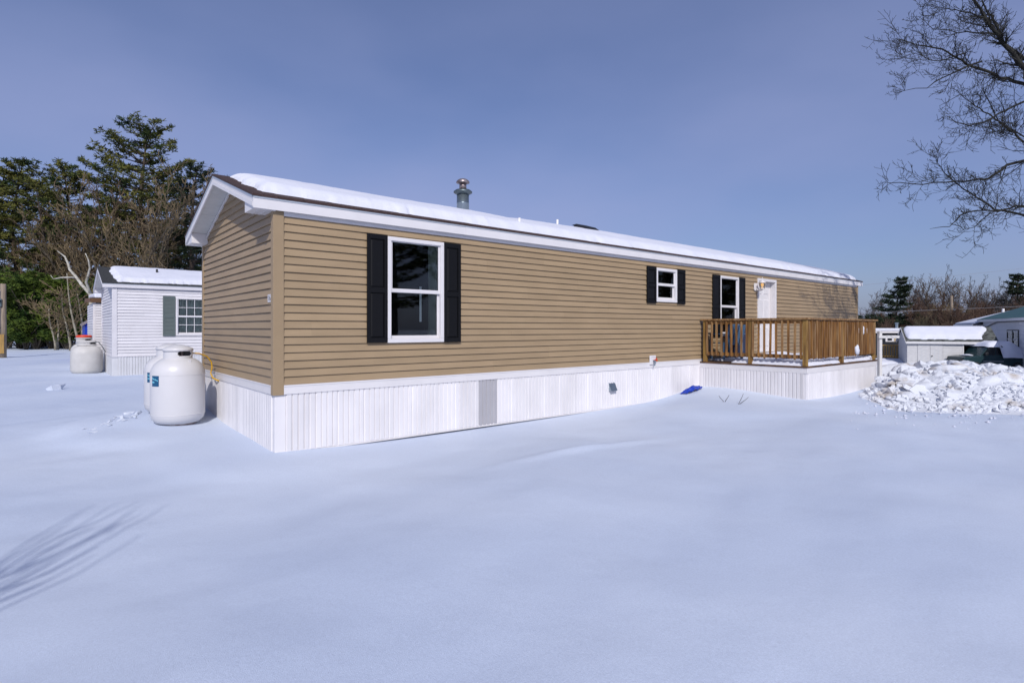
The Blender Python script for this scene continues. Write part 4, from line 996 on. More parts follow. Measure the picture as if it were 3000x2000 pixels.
MB().prism([(-0.17, He-0.16*sl_-0.03), (Dp/2, Hr-0.03), (Dp+0.17, He-0.16*sl_-0.03), (Dp+0.17, He-0.16*sl_+0.08), (Dp/2, Hr+0.08), (-0.17, He-0.16*sl_+0.08)], 0, -0.145, -0.121).obj('rake_board', M_wood_w, sh)
hx = np.arange(-0.1, Wd+0.1, 0.06); hy = np.arange(-0.16, Dp+0.16, 0.06); HX, HY = np.meshgrid(hx, hy)
ex = np.minimum(np.minimum(HX-0.02, Wd-0.15-0.5*sstep(1.2, 0.2, HY)-HX), np.minimum(HY-0.02+0.05*vnoise(HX*2, HX*0, 3), Dp+.1-HY))+0.04*vnoise(HX*3, HY*3, 8)
zb_ = Hr+0.1-np.sqrt((np.abs(HY-Dp/2)*sl_)**2+0.02)
HZ = np.where(ex > 0, zb_+0.20*np.sqrt(np.clip(ex/0.25, 0, 1)), zb_-0.1)
co = np.stack([HX.ravel(), HY.ravel(), HZ.ravel()], 1); nx, ny = len(hx), len(hy)
ii = (np.arange(ny-1)[:, None]*nx+np.arange(nx-1)[None, :]).ravel(); qd = np.stack([ii, ii+1, ii+1+nx, ii+nx], 1); qd = qd[(ex.ravel()[qd] > -.06).any(1)]
used = np.unique(qd); rem = -np.ones(len(co), int); rem[used] = np.arange(len(used)); link('snow_layer', np_mesh('snow_layer', co[used], rem[qd], M_rsnow), sh)

# pickup, nose to the left, snow heaped over its bed
tx = CAM2+rv2*(1392/1656*38)+dv2*38       # middle of the truck
trk = thing('pickup_truck', 'dark green pickup truck half buried under a heap of snow', 'pickup', (tx.x, tx.y, -1.24), rad(-43))
trk.scale = (0.88, 0.9, 1.0); M_carwin = mat('car_window', (0.006, 0.008, 0.009), 0.12)
Wt = 1.75
side = [(-2.35, 0.45), (-2.40, 0.75), (-2.33, 1.02), (-1.15, 1.12), (-0.62, 1.72), (-0.45, 1.78), (0.35, 1.78), (0.50, 1.70), (0.55, 1.14), (2.45, 1.10), (2.45, 0.55), (2.35, 0.42)]
bd = MB().prism([s for s in side], 1, -Wt/2, Wt/2).obj('body', M_truck, trk); bevel(bd, 0.05, 3)
MB().prism([(-1.02, 1.16), (-0.58, 1.66), (-0.10, 1.66), (-0.10, 1.16)], 1, -Wt/2-0.008, -Wt/2+0.01).obj('side_window', M_carwin, trk)
MB().prism([(-0.05, 1.16), (-0.05, 1.66), (0.36, 1.66), (0.44, 1.16)], 1, -Wt/2-0.008, -Wt/2+0.01).obj('side_window', M_carwin, trk)
for xc in (-1.45, 1.45):
    wl = MB().lathe([(0.05, -0.11), (0.30, -0.11), (0.35, -0.08), (0.35, 0.08), (0.30, 0.11), (0.05, 0.11)], n=24)
    o = wl.obj('wheel', M_tyre, trk, smooth=False); o.location = (xc, -Wt/2+0.08, 0.35); o.rotation_euler = (rad(90), 0, 0)
    r2 = MB().lathe([(0.02, 0.10), (0.20, 0.10), (0.20, 0.118), (0.02, 0.125)], n=18).obj('rim', M_chrome, o)
bevel(MB().box(-2.50, -2.38, -Wt/2, Wt/2, 0.48, 0.68).obj('bumper', M_chrome, trk), 0.03)
MB().box(-2.41, -2.36, -Wt/2+0.02, -Wt/2+0.25, 0.80, 0.96).obj('headlight', M_glassd, trk)
bevel(MB().box(-0.92, -0.72, -Wt/2-0.22, -Wt/2-0.02, 1.14, 1.34).obj('mirror', M_blk, trk), 0.03)
for a_, b_ in ((-0.2, 0.03), (0.05, .4)): pass
MB().box(-0.95, 0.5, -Wt/2-0.012, -Wt/2+0.001, 0.72, 0.76).obj('side_trim', M_chrome, trk)
hx = np.arange(-0.72, 2.95, 0.06); hy = np.arange(-Wt/2-0.16, Wt/2+0.12, 0.06); HX, HY = np.meshgrid(hx, hy)
prof = np.interp(HX, [-0.72, -0.5, 0.0, 1.0, 1.35, 1.7, 2.3, 2.9], [1.74, 1.98, 2.10, 2.10, 1.98, 1.75, 1.42, 1.12])
bot = np.interp(HX, [-0.72, 0.10, 0.35, 2.9], [1.72, 1.72, 1.0, 0.98])
ed = np.clip((Wt/2+0.13+0.03*vnoise(HX*2, HX*0, 5)-np.abs(HY))/0.30, 0, 1)
HZ = bot-0.02+(prof-bot)*np.sqrt(ed)+0.02*vnoise(HX*2, HY*2, 6)
co = np.stack([HX.ravel(), HY.ravel(), HZ.ravel()], 1); nx, ny = len(hx), len(hy)
ii = (np.arange(ny-1)[:, None]*nx+np.arange(nx-1)[None, :]).ravel(); qd = np.stack([ii, ii+1, ii+1+nx, ii+nx], 1)
link('snow_heap', np_mesh('snow_heap', co, qd, M_rsnow), trk)
o = link('hood_snow', lump(0.35, 0.5, 0.05, 4), trk, (-1.45, 0.1, 1.12))
bk = CAM2+rv2*(1287/1656*33)+dv2*33
bb = thing('blue_bucket', 'small blue bucket in the snow at the nose of the pickup', 'bucket', (bk.x, bk.y, -0.72))
MB().lathe([(0.16, 0), (0.21, 0.32), (0.22, 0.33), (0.20, 0.33), (0.15, 0.03)], n=18).obj('pail', M_blue, bb, smooth=True); MB().tube([(-0.21, 0, 0.3), (-0.15, 0.02, 0.42), (0, 0.03, 0.47), (0.15, 0.02, 0.42), (0.21, 0, 0.3)], 0.008, 5).obj('handle', M_galv, bb)
MB().lathe([(0.6, -0.5), (0.5, -0.25), (0.35, -0.05), (0.1, 0.0)], n=14).obj('snow_mound', M_rsnow, bb, smooth=True)

# white house with green hip roof
gh = thing('white_house', 'white house with green metal roof beyond the pickup', 'house', (56.4, 2.75, -1.4), rad(202))
GL, GD, GE = 15.5, 8.0, 3.78
MB().box(-0.0, GL, 0.02, GD, 0, GE).obj('wall', M_nwhite, gh)
lc = course_mesh('siding_course', M_nwhite)
for i in range(25): link('siding_course', lc, gh, (0, 0.02, i*0.15), 0, (GL, 1.2, 0.15))
MB().add([(-0.35, -0.35, GE), (GL+.35, -0.35, GE), (GL+.35, GD+.35, GE), (-0.35, GD+.35, GE), (GD/2, GD/2, GE+1.75), (GL-GD/2, GD/2, GE+1.75)], [(0, 1, 5, 4), (1, 2, 5), (2, 3, 4, 5), (3, 0, 4), (3, 2, 1, 0)]).obj('roof', M_greenr, gh)
MB().box(-0.30, GL+.3, -0.30, 0.0, GE-0.19, GE-0.004).obj('eave_board', M_white, gh)
def small_window(root, x0, x1, z0, z1, name='window', bars=1):
    p = MB(); f = 0.07
    p.box(x0, x1, -0.06, 0.0, z0, z0+f); p.box(x0, x1, -0.06, 0.0, z1-f, z1); p.box(x0, x0+f, -0.0595, 0, z0+f, z1-f); p.box(x1-f, x1, -0.0595, 0, z0+f, z1-f)
    wn = p.obj(name, M_blk, root)
    MB().box(x0+f, x1-f, -0.030, -0.026, z0+f, z1-f).obj('pane', M_glass, wn); MB().box(x0+f, x1-f, -0.022, -0.0185, z0+f, z1-f).obj('dark_room', M_dark, wn)
    zm = (z0+z1)/2; MB().box(x0+f, x1-f, -0.05, -0.031, zm-0.04, zm+0.04).obj('meeting_rail', M_white, wn); MB().box(x0+f, x1-f, -0.05, -0.031, z1-f-0.09, z1-f).obj('top_rail', M_white, wn)
    return wn
small_window(gh, 1.29, 3.13, 0.69+1.4, 1.38+1.4); small_window(gh, 6.75, 8.0, 1.65, 2.98); small_window(gh, 8.05, 9.25, 1.65, 2.98)
MB().tube([(-5.8, -0.06, 3.14), (0.36, -0.06, 3.15), (1.6, -0.06, 3.2), (3.2, -0.06, 3.42), (4.45, -0.06, 3.55), (GL, -0.06, 3.58)], 0.045, 6).obj('shadow_line', M_blk, gh)  # black tube standing in for the shadow line below the eave
wh = thing('white_house', 'low white building with snowy hip roof left of the green-roofed house', 'house', (62.5, 5.6, -1.4), rad(202))
MB().box(0, 6.6, 0.02, 6.0, 0, 3.42).obj('wall', M_nwhite, wh)
MB().add([(-0.4, -0.3, 3.42), (6.9, -0.3, 3.42), (6.9, 6.3, 3.42), (-0.4, 6.3, 3.42), (3.0, 3.0, 4.45), (6.9, 3.0, 4.45)], [(0, 1, 5, 4), (1, 2, 5), (2, 3, 4, 5), (3, 0, 4), (3, 2, 1, 0)]).obj('roof', M_shingle_g, wh)
o = MB().add([(-0.35, -0.25, 3.45), (6.9, -0.25, 3.45), (6.9, 6.2, 3.45), (-0.35, 6.2, 3.45), (-0.2, -0.15, 3.60), (6.85, -0.15, 3.60), (6.85, 6.1, 3.60), (-0.2, 6.1, 3.60), (3.0, 3.0, 4.62), (6.85, 3.0, 4.62)], [(0, 1, 5, 4), (1, 2, 6, 9, 5), (2, 3, 7, 6), (3, 0, 4, 7), (4, 5, 9, 8), (6, 7, 8, 9), (7, 4, 8), (3, 2, 1, 0)]).obj('snow_layer', M_rsnow, wh); bevel(o, 0.08, 3)
MB().box(-0.3, 6.9, -0.32, -0.30, 3.22, 3.42).obj('eave_board', M_white, wh)
MB().lathe([(0.09, 0), (0.09, 0.6)], 5.2, 2.0, 4.1, 12).obj('vent_pipe', M_pvc, wh)
# dark trailer left of the shed
u2 = Vector((0.77, -0.64))
dt = thing('dark_trailer', 'black-walled trailer home with flat snowy roof behind the sign post', 'mobile home', (46.2, 9.95, -1.5), math.atan2(u2.y, u2.x))
MB().box(0, 9.0, 0, 3.2, 0, 2.80).obj('wall', M_dark, dt); MB().box(-0.12, 9.1, -0.15, 3.3, 2.801, 2.95).obj('fascia', M_white, dt)
o = MB().box(-0.08, 9.06, -0.11, 3.28, 2.951, 3.19).obj('snow_layer', M_rsnow, dt); bevel(o, 0.07, 3)
p = MB(); p.box(3.85, 4.75, -0.05, 0.0, 2.12, 2.62); wnd = p.obj('window', M_white, dt); MB().box(4.0, 4.35, -0.06, -0.051, 2.2, 2.54).obj('pane', M_dark, wnd); MB().box(4.52, 4.74, -0.06, -0.051, 2.14, 2.6).obj('shade', mat('tan_panel', (0.42, 0.33, 0.2), 0.7), wnd)
MB().lathe([(0.1, 0), (0.1, 0.45), (0.14, 0.46), (0.14, 0.55)], 5.6, 1.2, 3.1, 12).obj('vent_pipe', M_galv, dt)
yd = thing('yellow_deck', 'small yellow wooden stoop with white skirting at the dark trailer', 'deck', (46.2, 9.95, -1.5), math.atan2(u2.y, u2.x))
MB().box(2.2, 4.1, -2.0, -0.01, 0.9, 1.0).obj('floor', M_polel, yd); MB().box(2.25, 4.05, -1.95, -0.02, 0, 0.899).obj('skirt', M_white, yd)
MB().box(2.2, 4.1, -2.0, -1.95, 1.85, 1.93).obj('top_rail', M_polel, yd)
for i in range(10): MB().box(2.2+i*0.2, 2.27+i*0.2, -1.99, -1.955, 1.001, 1.849).obj('baluster', M_polel, yd)
wb = thing('white_box', 'low white storage box against the dark trailer', 'box', (46.2, 9.95, -1.5), math.atan2(u2.y, u2.x))
bevel(MB().box(4.75, 6.2, -1.6, -0.7, 0, 1.35).obj('box', M_wood_w, wb), 0.03); bevel(MB().box(4.7, 6.25, -1.65, -0.65, 1.351, 1.52).obj('lid', M_rsnow, wb), 0.05, 3)
bn = link('snow_ridge', lump(4.0, 1.6, 0.95, 44, M_rsnow, 4, 0.08), None, (45.2, 7.0, -1.45), rad(-40)); tag(bn, 'bright snow ridge in front of the dark trailer', 'snow ridge')
# far utility pole and wires
up = thing('utility_pole', 'pale distant utility pole before the right-hand wood', 'pole', (78.0, 9.47, -1.2))
MB().lathe([(0.17, 0), (0.14, 6.6), (0.10, 6.62)], n=10).obj('pole', M_pole, up)
MB().lathe([(0.2, 0), (0.22, 0.9), (0.1, 1.0)], 0.35, -0.1, 4.2, 12).obj('transformer', M_galv, up)
def wire(a, b, sag, r, label):
    a, b = Vector(a), Vector(b); pts = []
    for i in range(15): t = i/14; q = a.lerp(b, t); q.z -= sag*4*t*(1-t); pts.append(q)
    tag(MB().tube(pts, r, 4).obj('power_line', M_wire, None), label, 'wire')
wire((58.0, 19.7, 5.45), (90.0, -7.1, 9.9), 0.15, 0.012, 'thin upper power line crossing the sky above the right-hand wood')
wire((66.0, 19.5, 3.3), (95.0, -4.7, 4.9), 0.1, 0.018, 'pale lower power line crossing in front of the right-hand wood')

# ------------------------------------------------------------------ trees
def grow(mb_t, mb_b, rnd, p, d, length, r, lvl, maxl, par):
    """recursive limb: wandering tube plus side shoots"""
    n = max(3, int(5-lvl*0.6)) if lvl < maxl else 3
    pts = [p.copy()]; rr = [r]; cur = p.copy(); dd = d.copy()
    end = par['tip'] if lvl < maxl else 0.6
    for i in range(1, n+1):
        dd = (dd+Vector((rnd.gauss(0, 1), rnd.gauss(0, 1), rnd.gauss(0, 1)))*par['wander']+Vector((0, 0, par['up'] if lvl > 0 else 0.05))).normalized()
        cur = cur+dd*(length/n); pts.append(cur.copy()); rr.append(max(r*(1-(1-end)*i/n), par['rmin']))
    (mb_t if lvl <= par['tl'] else mb_b).tube(pts, rr, [7, 5, 4, 3, 3, 3, 3][lvl], cap=False)
    if lvl >= maxl: return
    k = par['kids'][lvl]
    for j in range(k):
        t = par['start'][lvl]+(1-par['start'][lvl])*(j+rnd.random())/k
        fi = t*n; i = min(int(fi), n-1); q = pts[i].lerp(pts[i+1], fi-i)
        ax = (pts[i+1]-pts[i]).normalized()
        perp = Vector((rnd.gauss(0, 1), rnd.gauss(0, 1), rnd.gauss(0, 1))); perp = (perp-ax*perp.dot(ax)).normalized()
        ang = rad(rnd.uniform(*par['ang'])); nd = (ax*math.cos(ang)+perp*math.sin(ang)).normalized()
        grow(mb_t, mb_b, rnd, q, nd, length*par['ratio']*rnd.uniform(0.7, 1.15)*(1.15-0.5*t if lvl == 0 else 1), max(rr[i]*par['rr'], par['rmin']), lvl+1, maxl, par)
def bare_meshes(seed, H, r, par, mt_, mb_):
    rnd = random.Random(seed); a, b = MB(), MB()
    grow(a, b, rnd, Vector((0, 0, -0.3)), Vector((rnd.gauss(0, .04), rnd.gauss(0, .04), 1)).normalized(), H, r, 0, par['levels'], par)
    return a.mesh('trunk', mt_, fix=False), b.mesh('crown', mb_, fix=False)
P_bare = dict(levels=4, kids=[10, 6, 4, 3], start=[0.22, 0.2, 0.2, 0.1], ang=(24, 58), ratio=0.46, rr=0.55, wander=0.12, up=0.13, tip=0.22, rmin=0.02, tl=1)
P_brush = dict(levels=3, kids=[9, 7, 6], start=[0.08, 0.15, 0.1], ang=(18, 55), ratio=0.62, rr=0.6, wander=0.14, up=0.10, tip=0.3, rmin=0.017, tl=0)
bare = [bare_meshes(s, 11.0, 0.17, P_bare, M_bark, m) for s, m in ((1, M_twig), (2, M_twigt), (3, M_twigr), (5, M_twigb))]
brushm = [bare_meshes(20+s, 4.2, 0.06, P_brush, M_bark, m) for s, m in ((0, M_brush), (1, M_twigr), (2, M_twigt))]
def plant_tree(name, meshes, x, y, s, rz, label, cat, group=None, sz=None, zoff=0.0, lean=0.0):
    t = thing(name, label, cat, (x, y, gz(x, y)+zoff), rz, group)
    t.scale = (s, s, sz or s)
    if lean: t.rotation_euler = (lean*math.cos(rz*3), lean*math.sin(rz*3), rz)
    link('trunk', meshes[0], t); link('crown', meshes[1], t); return t

def needles(mb, rnd, c, n, l, wdt, flat=0.45):
    for _ in range(n):
        v = Vector((rnd.gauss(0, 1), rnd.gauss(0, 1), rnd.gauss(0, flat)+0.15)).normalized()
        a = v.cross(Vector((rnd.gauss(0, 1), rnd.gauss(0, 1), rnd.gauss(0, 1)))).normalized()*wdt
        q = c+v*l*rnd.uniform(0.6, 1.2); b = c+v*l*0.1
        mb.add([b-a*0.6, b+a*0.6, q+a*0.25, q-a*0.25], [(0, 1, 2, 3)])
def pine_meshes(seed, H, bare_frac, wid, dens, mneed, conic=0.5, tuft=0.36, tier=0.75, per=(4, 7), vs=0.10):
    rnd = random.Random(seed); tr, cr_ = MB(), MB()
    lean = [(0, 0), (rnd.gauss(0, .2), rnd.gauss(0, .2)), (rnd.gauss(0, .4), rnd.gauss(0, .4)), (rnd.gauss(0, .3), rnd.gauss(0, .3))]
    r0 = 0.017*H+0.06
    pts = [Vector((lean[i][0], lean[i][1], H*i/3-0.3*(i == 0))) for i in range(4)]
    tr.tube(pts, [r0, r0*0.75, r0*0.42, 0.03], 8, cap=False)
    def tp(z):
        f = min(z/H*3, 2.999); i = int(f); return pts[i].lerp(pts[i+1], f-i)
    z = H*bare_frac
    while z < H*0.985:
        u = (z/H-bare_frac)/(1-bare_frac)
        rmax = wid*((1-u)**conic)*(0.55+0.45*math.sin(min(u*3.2+0.35, math.pi/2)))
        for j in range(rnd.randint(*per)):
            a = rnd.uniform(0, 2*math.pi); Lb = rmax*rnd.uniform(0.45, 1.08)+0.25
            rise = rnd.uniform(-0.05, 0.28)+0.45*u**3
            s0 = tp(z); dirv = Vector((math.cos(a), math.sin(a), rise)).normalized()
            mid = s0+dirv*Lb*0.55; e = s0+dirv*Lb+Vector((0, 0, 0.10*Lb))
            tr.tube([s0, mid, e], [0.035+0.012*Lb, 0.03, 0.012], 4, cap=False)
            side = dirv.cross(Vector((0, 0, 1))).normalized()
            k = int((4+Lb*Lb*1.1+Lb*3.2)*dens)
            for _ in range(k):
                t = 0.28+0.76*rnd.random()**0.75
                w_ = (0.10+0.26*Lb*(1.05-abs(t-0.6)))*rnd.gauss(0, 0.55)
                q = (s0.lerp(mid, t/0.55) if t < 0.55 else mid.lerp(e, (t-0.55)/0.45))+side*w_+Vector((0, 0, rnd.gauss(0.09, vs)))
                needles(cr_, rnd, q, 7, tuft, 0.075)
        z += tier*rnd.uniform(0.75, 1.25)*(1.0-0.45*u)
    return tr.mesh('trunk', M_barkp, fix=False), cr_.mesh('crown', mneed, fix=False)
pines = [pine_meshes(31, 20.6, 0.20, 5.9, 1.15, M_need, 0.34, tier=1.15, per=(5, 8), vs=0.07), pine_meshes(32, 17.0, 0.22, 4.4, 1.1, M_need, 0.40, tier=0.95, vs=0.07), pine_meshes(33, 17.5, 0.32, 3.4, 1.0, M_needd, 0.40, tier=1.0, vs=0.07)]
farpine = pine_meshes(36, 10.0, 0.28, 3.0, 1.5, M_needd, 0.8, 0.30, tier=0.95, per=(7, 10), vs=0.045)
def bush_meshes(seed, h, rx, n, ml, l=0.26):
    rnd = random.Random(seed); tr, cr_ = MB(), MB()
    blobs = [(Vector((rnd.gauss(0, rx*.45), rnd.gauss(0, rx*.45), h*rnd.uniform(.2, .95))), rnd.uniform(.3, .55)*rx) for _ in range(16)]
    for b, r_ in blobs: tr.tube([Vector((0, 0, -.2)), Vector((b.x*.3, b.y*.3, b.z*.5)), b], [0.06, 0.04, 0.015], 4, cap=False)
    for _ in range(n):
        b, r_ = rnd.choice(blobs); v = Vector((rnd.gauss(0, 1), rnd.gauss(0, 1), rnd.gauss(0, 1))).normalized()
        needles(cr_, rnd, b+Vector((v.x*r_, v.y*r_, v.z*r_*0.75))*rnd.random()**0.4, 6, l, 0.06)
    return tr.mesh('trunk', M_bark, fix=False), cr_.mesh('crown', ml, fix=False)
bushes = [bush_meshes(51, 5.0, 2.1, 1500, M_leafg), bush_meshes(52, 3.6, 1.8, 1100, M_leafg), bush_meshes(53, 4.5, 2.0, 1300, M_needd)]

def at(px, D): q = CAM2+rv2*((px-1500)/1656.0*D)+dv2*D; return q.x, q.y
# left wood
x, y = at(432, 53); plant_tree('pine_tree', pines[0], x, y, 1.0, 0.4, 'tallest pine with spreading tiers rising above the tan roof corner', 'pine tree')
x, y = at(60, 54); plant_tree('pine_tree', pines[1], x, y, 1.02, 1.9, 'broad pine nearest the left edge of the wood', 'pine tree')
x, y = at(175, 57); plant_tree('pine_tree', pines[1], x, y, 1.06, 4.0, 'pine with an upright forked tip between the left pine and the tallest one', 'pine tree')
x, y = at(555, 50); plant_tree('pine_tree', pines[2], x, y, 0.93, 2.2, 'slim dark pine just left of the tan gable peak', 'pine tree')
x, y = at(600, 62); plant_tree('pine_tree', pines[2], x, y, 0.86, 0.9, 'dark pine directly behind the tan gable overhang', 'pine tree')
x, y = at(682, 66); plant_tree('pine_tree', pines[2], x, y, 1.08, 4.4, 'pine tip peeking over the snowy tan roof', 'pine tree')
x, y = at(-60, 50); plant_tree('pine_tree', pines[1], x, y, 0.93, 3.1, 'pine cut by the left edge of the view', 'pine tree')
x, y = at(115, 50); plant_tree('pine_tree', pines[1], x, y, 0.86, 5.5, 'shorter yellow-green pine in front of the leftmost pines', 'pine tree')
x, y = at(330, 60); plant_tree('pine_tree', pines[2], x, y, 1.0, 1.2, 'dark pine in the gap left of the tallest pine', 'pine tree')
x, y = at(495, 58); plant_tree('pine_tree', pines[1], x, y, 1.0, 5.9, 'pine filling the shoulder right of the tallest pine', 'pine tree')
x, y = at(255, 62); plant_tree('pine_tree', pines[2], x, y, 0.86, 3.6, 'low dark pine behind the white birch', 'pine tree')
rnd = random.Random(8)
for i, (px, D, s, mi) in enumerate([(300, 47, 1.32, 1), (350, 50, 1.42, 0), (400, 45, 1.30, 1), (440, 47, 1.40, 1), (490, 49, 1.22, 0), (250, 50, 1.18, 0), (205, 48, 1.12, 1), (150, 51, 1.05, 0), (95, 48, 1.0, 1), (30, 49, 0.9, 0), (540, 53, 1.05, 0), (275, 48, 0.95, 1), (340, 48, 0.92, 0), (590, 55, 1.0, 3), (180, 50, 0.8, 1), (470, 57, 1.15, 3)]):
    s *= 0.76; x, y = at(px, D); plant_tree('bare_tree', bare[mi], x, y, s*rnd.uniform(.95, 1.05), rnd.uniform(0, 6.28), 'bare tree in the wood behind the white home', 'tree', 'bare trees of the left wood')
for i, (px, D, mi, s) in enumerate([(15, 46, 0, 1.0), (60, 47, 0, 1.05), (105, 45, 0, 1.15), (150, 46, 1, 1.35), (195, 45.5, 0, 1.1), (240, 46, 0, 1.1), (75, 44.5, 1, 0.95), (130, 52, 2, 1.3), (30, 55, 2, 1.3), (255, 52, 2, 1.35), (190, 55, 2, 1.5), (300, 55, 2, 1.3), (350, 58, 2, 1.3), (400, 56, 2, 1.4), (450, 58, 2, 1.3), (500, 56, 2, 1.3), (550, 58, 2, 1.4), (590, 60, 2, 1.2), (100, 60, 2, 1.8), (10, 62, 2, 1.8)]):
    x, y = at(px, D); plant_tree('evergreen_bush', bushes[mi], x, y, s, rnd.uniform(0, 6.28), 'dark green evergreen at the foot of the left wood' if mi == 2 else 'sunlit yellow-green evergreen at the foot of the left wood', 'bush', 'dark evergreens of the left wood' if mi == 2 else 'sunlit evergreens of the left wood')
for i in range(10):
    x, y = at(rnd.uniform(-20, 590), rnd.uniform(49, 56)); plant_tree('brush_shrub', brushm[i % 3], x, y, rnd.uniform(0.7, 1.25), rnd.uniform(0, 6.28), 'leafless thicket shrub at the edge of the left wood', 'shrub', 'leafless shrubs of the left wood')
M_pale = mat('pale_bark', (0.30, 0.275, 0.215), 0.85, col2=(0.16, 0.14, 0.10), vscale=3, stretch=(1, 1, 2))
# slim pale trunks at the wood's edge
for px, D, pxt, hh, lb in ((158, 43, 145, 3.3, 'first pale slim trunk from the service pole at the wood edge'), (174, 43.5, 160, 2.9, 'thin pale sapling right of the first pale trunk'), (202, 42, 182, 4.3, 'curved pale trunk left of the red-capped tank'), (228, 41, 193, 5.8, 'tall bent pale trunk just behind the red-capped tank'), (238, 41.5, 231, 4.3, 'straight pale trunk right behind the red-capped tank')):
    x, y = at(px, D); xt, yt = at(pxt, D); t = thing('slim_trunk_tree', lb, 'tree', (x, y, gz(x, y)-0.1), group='pale slim trees')
    dx, dy = xt-x, yt-y; pts = [Vector((dx*f**1.3+0.10*math.sin(f*5+px), dy*f**1.3, hh*f)) for f in np.linspace(0, 1, 9)]
    MB().tube(pts, [0.095*(1-0.7*f) for f in np.linspace(0, 1, 9)], 7).obj('trunk', M_pale, t, smooth=True)
    c = MB(); r_ = random.Random(px)
    for j in range(9):
        f = 0.35+0.07*j; q = pts[min(int(f*8), 8)]; a = r_.uniform(0, 6.28)
        grow(c, c, r_, q.copy(), Vector((math.cos(a), math.sin(a), 0.5)).normalized(), 1.8, 0.035, 2, 4, dict(P_bare, tl=9))
    c.obj('crown', M_twigt, t, fix=False)
# white birch leaning out behind the lean-to
x0, y0 = at(272, 27); bt = thing('birch_tree', 'white birch with crooked limbs leaning out behind the white lean-to', 'birch', (x0, y0, 0))
def bp(px, py, D): X, Y = at(px, D); return Vector((X-x0, Y-y0, 1.668+(962-py)/1656.0*D))
c1 = [Vector((0, 0, -0.2)), bp(270, 960, 27), bp(265, 862, 27), bp(240, 835, 27.3), bp(222, 810, 27.6), bp(204, 790, 27.9), bp(199, 772, 28), bp(190, 752, 28.1), bp(168, 735, 28.3)]
MB().tube(c1, [0.11, 0.10, 0.085, 0.07, 0.062, 0.055, 0.05, 0.04, 0.018], 8).obj('trunk', M_birch, bt, smooth=True)
MB().tube([bp(265, 862, 27), bp(259, 845, 26.9), bp(252, 825, 26.8), bp(258, 806, 26.7), bp(263, 785, 26.6), bp(259, 762, 26.5), bp(250, 742, 26.4)], [0.07, 0.06, 0.06, 0.05, 0.04, 0.03, 0.02], 7).obj('limb', M_birch, bt, smooth=True)
MB().tube([bp(222, 814, 27.6), bp(210, 812, 27.4), bp(180, 813, 27.2), bp(156, 817, 27.1), bp(148, 806, 27.0)], [0.05, 0.04, 0.035, 0.025, 0.012], 6).obj('limb', M_birch, bt, smooth=True)
# right wood
x, y = at(2632, 70); plant_tree('pine_tree', farpine, x, y, 0.96, 0.7, 'lone dark pine with layered branches above the dark trailer', 'pine tree', zoff=-0.2)
x, y = at(3000, 80); plant_tree('pine_tree', farpine, x, y, 1.08, 2.7, 'dark pine at the right edge above the green roof', 'pine tree')
rnd = random.Random(15)
k = 0
for px in list(range(2528, 2560, 18))+list(range(2680, 3080, 10)):
    D = rnd.uniform(72, 92); s = (0.47+0.10*rnd.random())*D/80*(1.12 if 2690 < px < 2860 else 1.0)*(1.15 if px < 2560 else 1)
    x, y = at(px+rnd.uniform(-8, 8), D); plant_tree('bare_tree', bare[[3, 2, 0, 3, 2][k % 5]], x, y, s, rnd.uniform(0, 6.28), 'leafless tree in the wood behind the shed', 'tree', 'bare trees of the right wood', sz=s*1.18); k += 1
for i in range(60):
    px = rnd.uniform(2515, 3060); D = rnd.uniform(62, 78); s = rnd.uniform(0.85, 1.2)*D/75*(0.75 if px < 2680 else 1.0)
    if 2850 < px: s *= 0.95
    x, y = at(px, D); plant_tree('brush_shrub', brushm[[0, 1, 2, 1][i % 4]], x, y, s, rnd.uniform(0, 6.28), 'brown thicket shrub along the right-hand wood', 'shrub', 'thicket shrubs of the right wood')
for i, px in enumerate((2530, 2560, 2590, 2615, 2650, 2672, 2700, 2735, 2770, 2900, 2940)):
    x, y = at(px, rnd.uniform(80, 90)); plant_tree('evergreen_bush', bushes[2], x, y, rnd.uniform(0.85, 1.15), rnd.uniform(0, 6.28), 'low dark evergreen along the right-hand wood', 'bush', 'dark evergreens of the right wood')

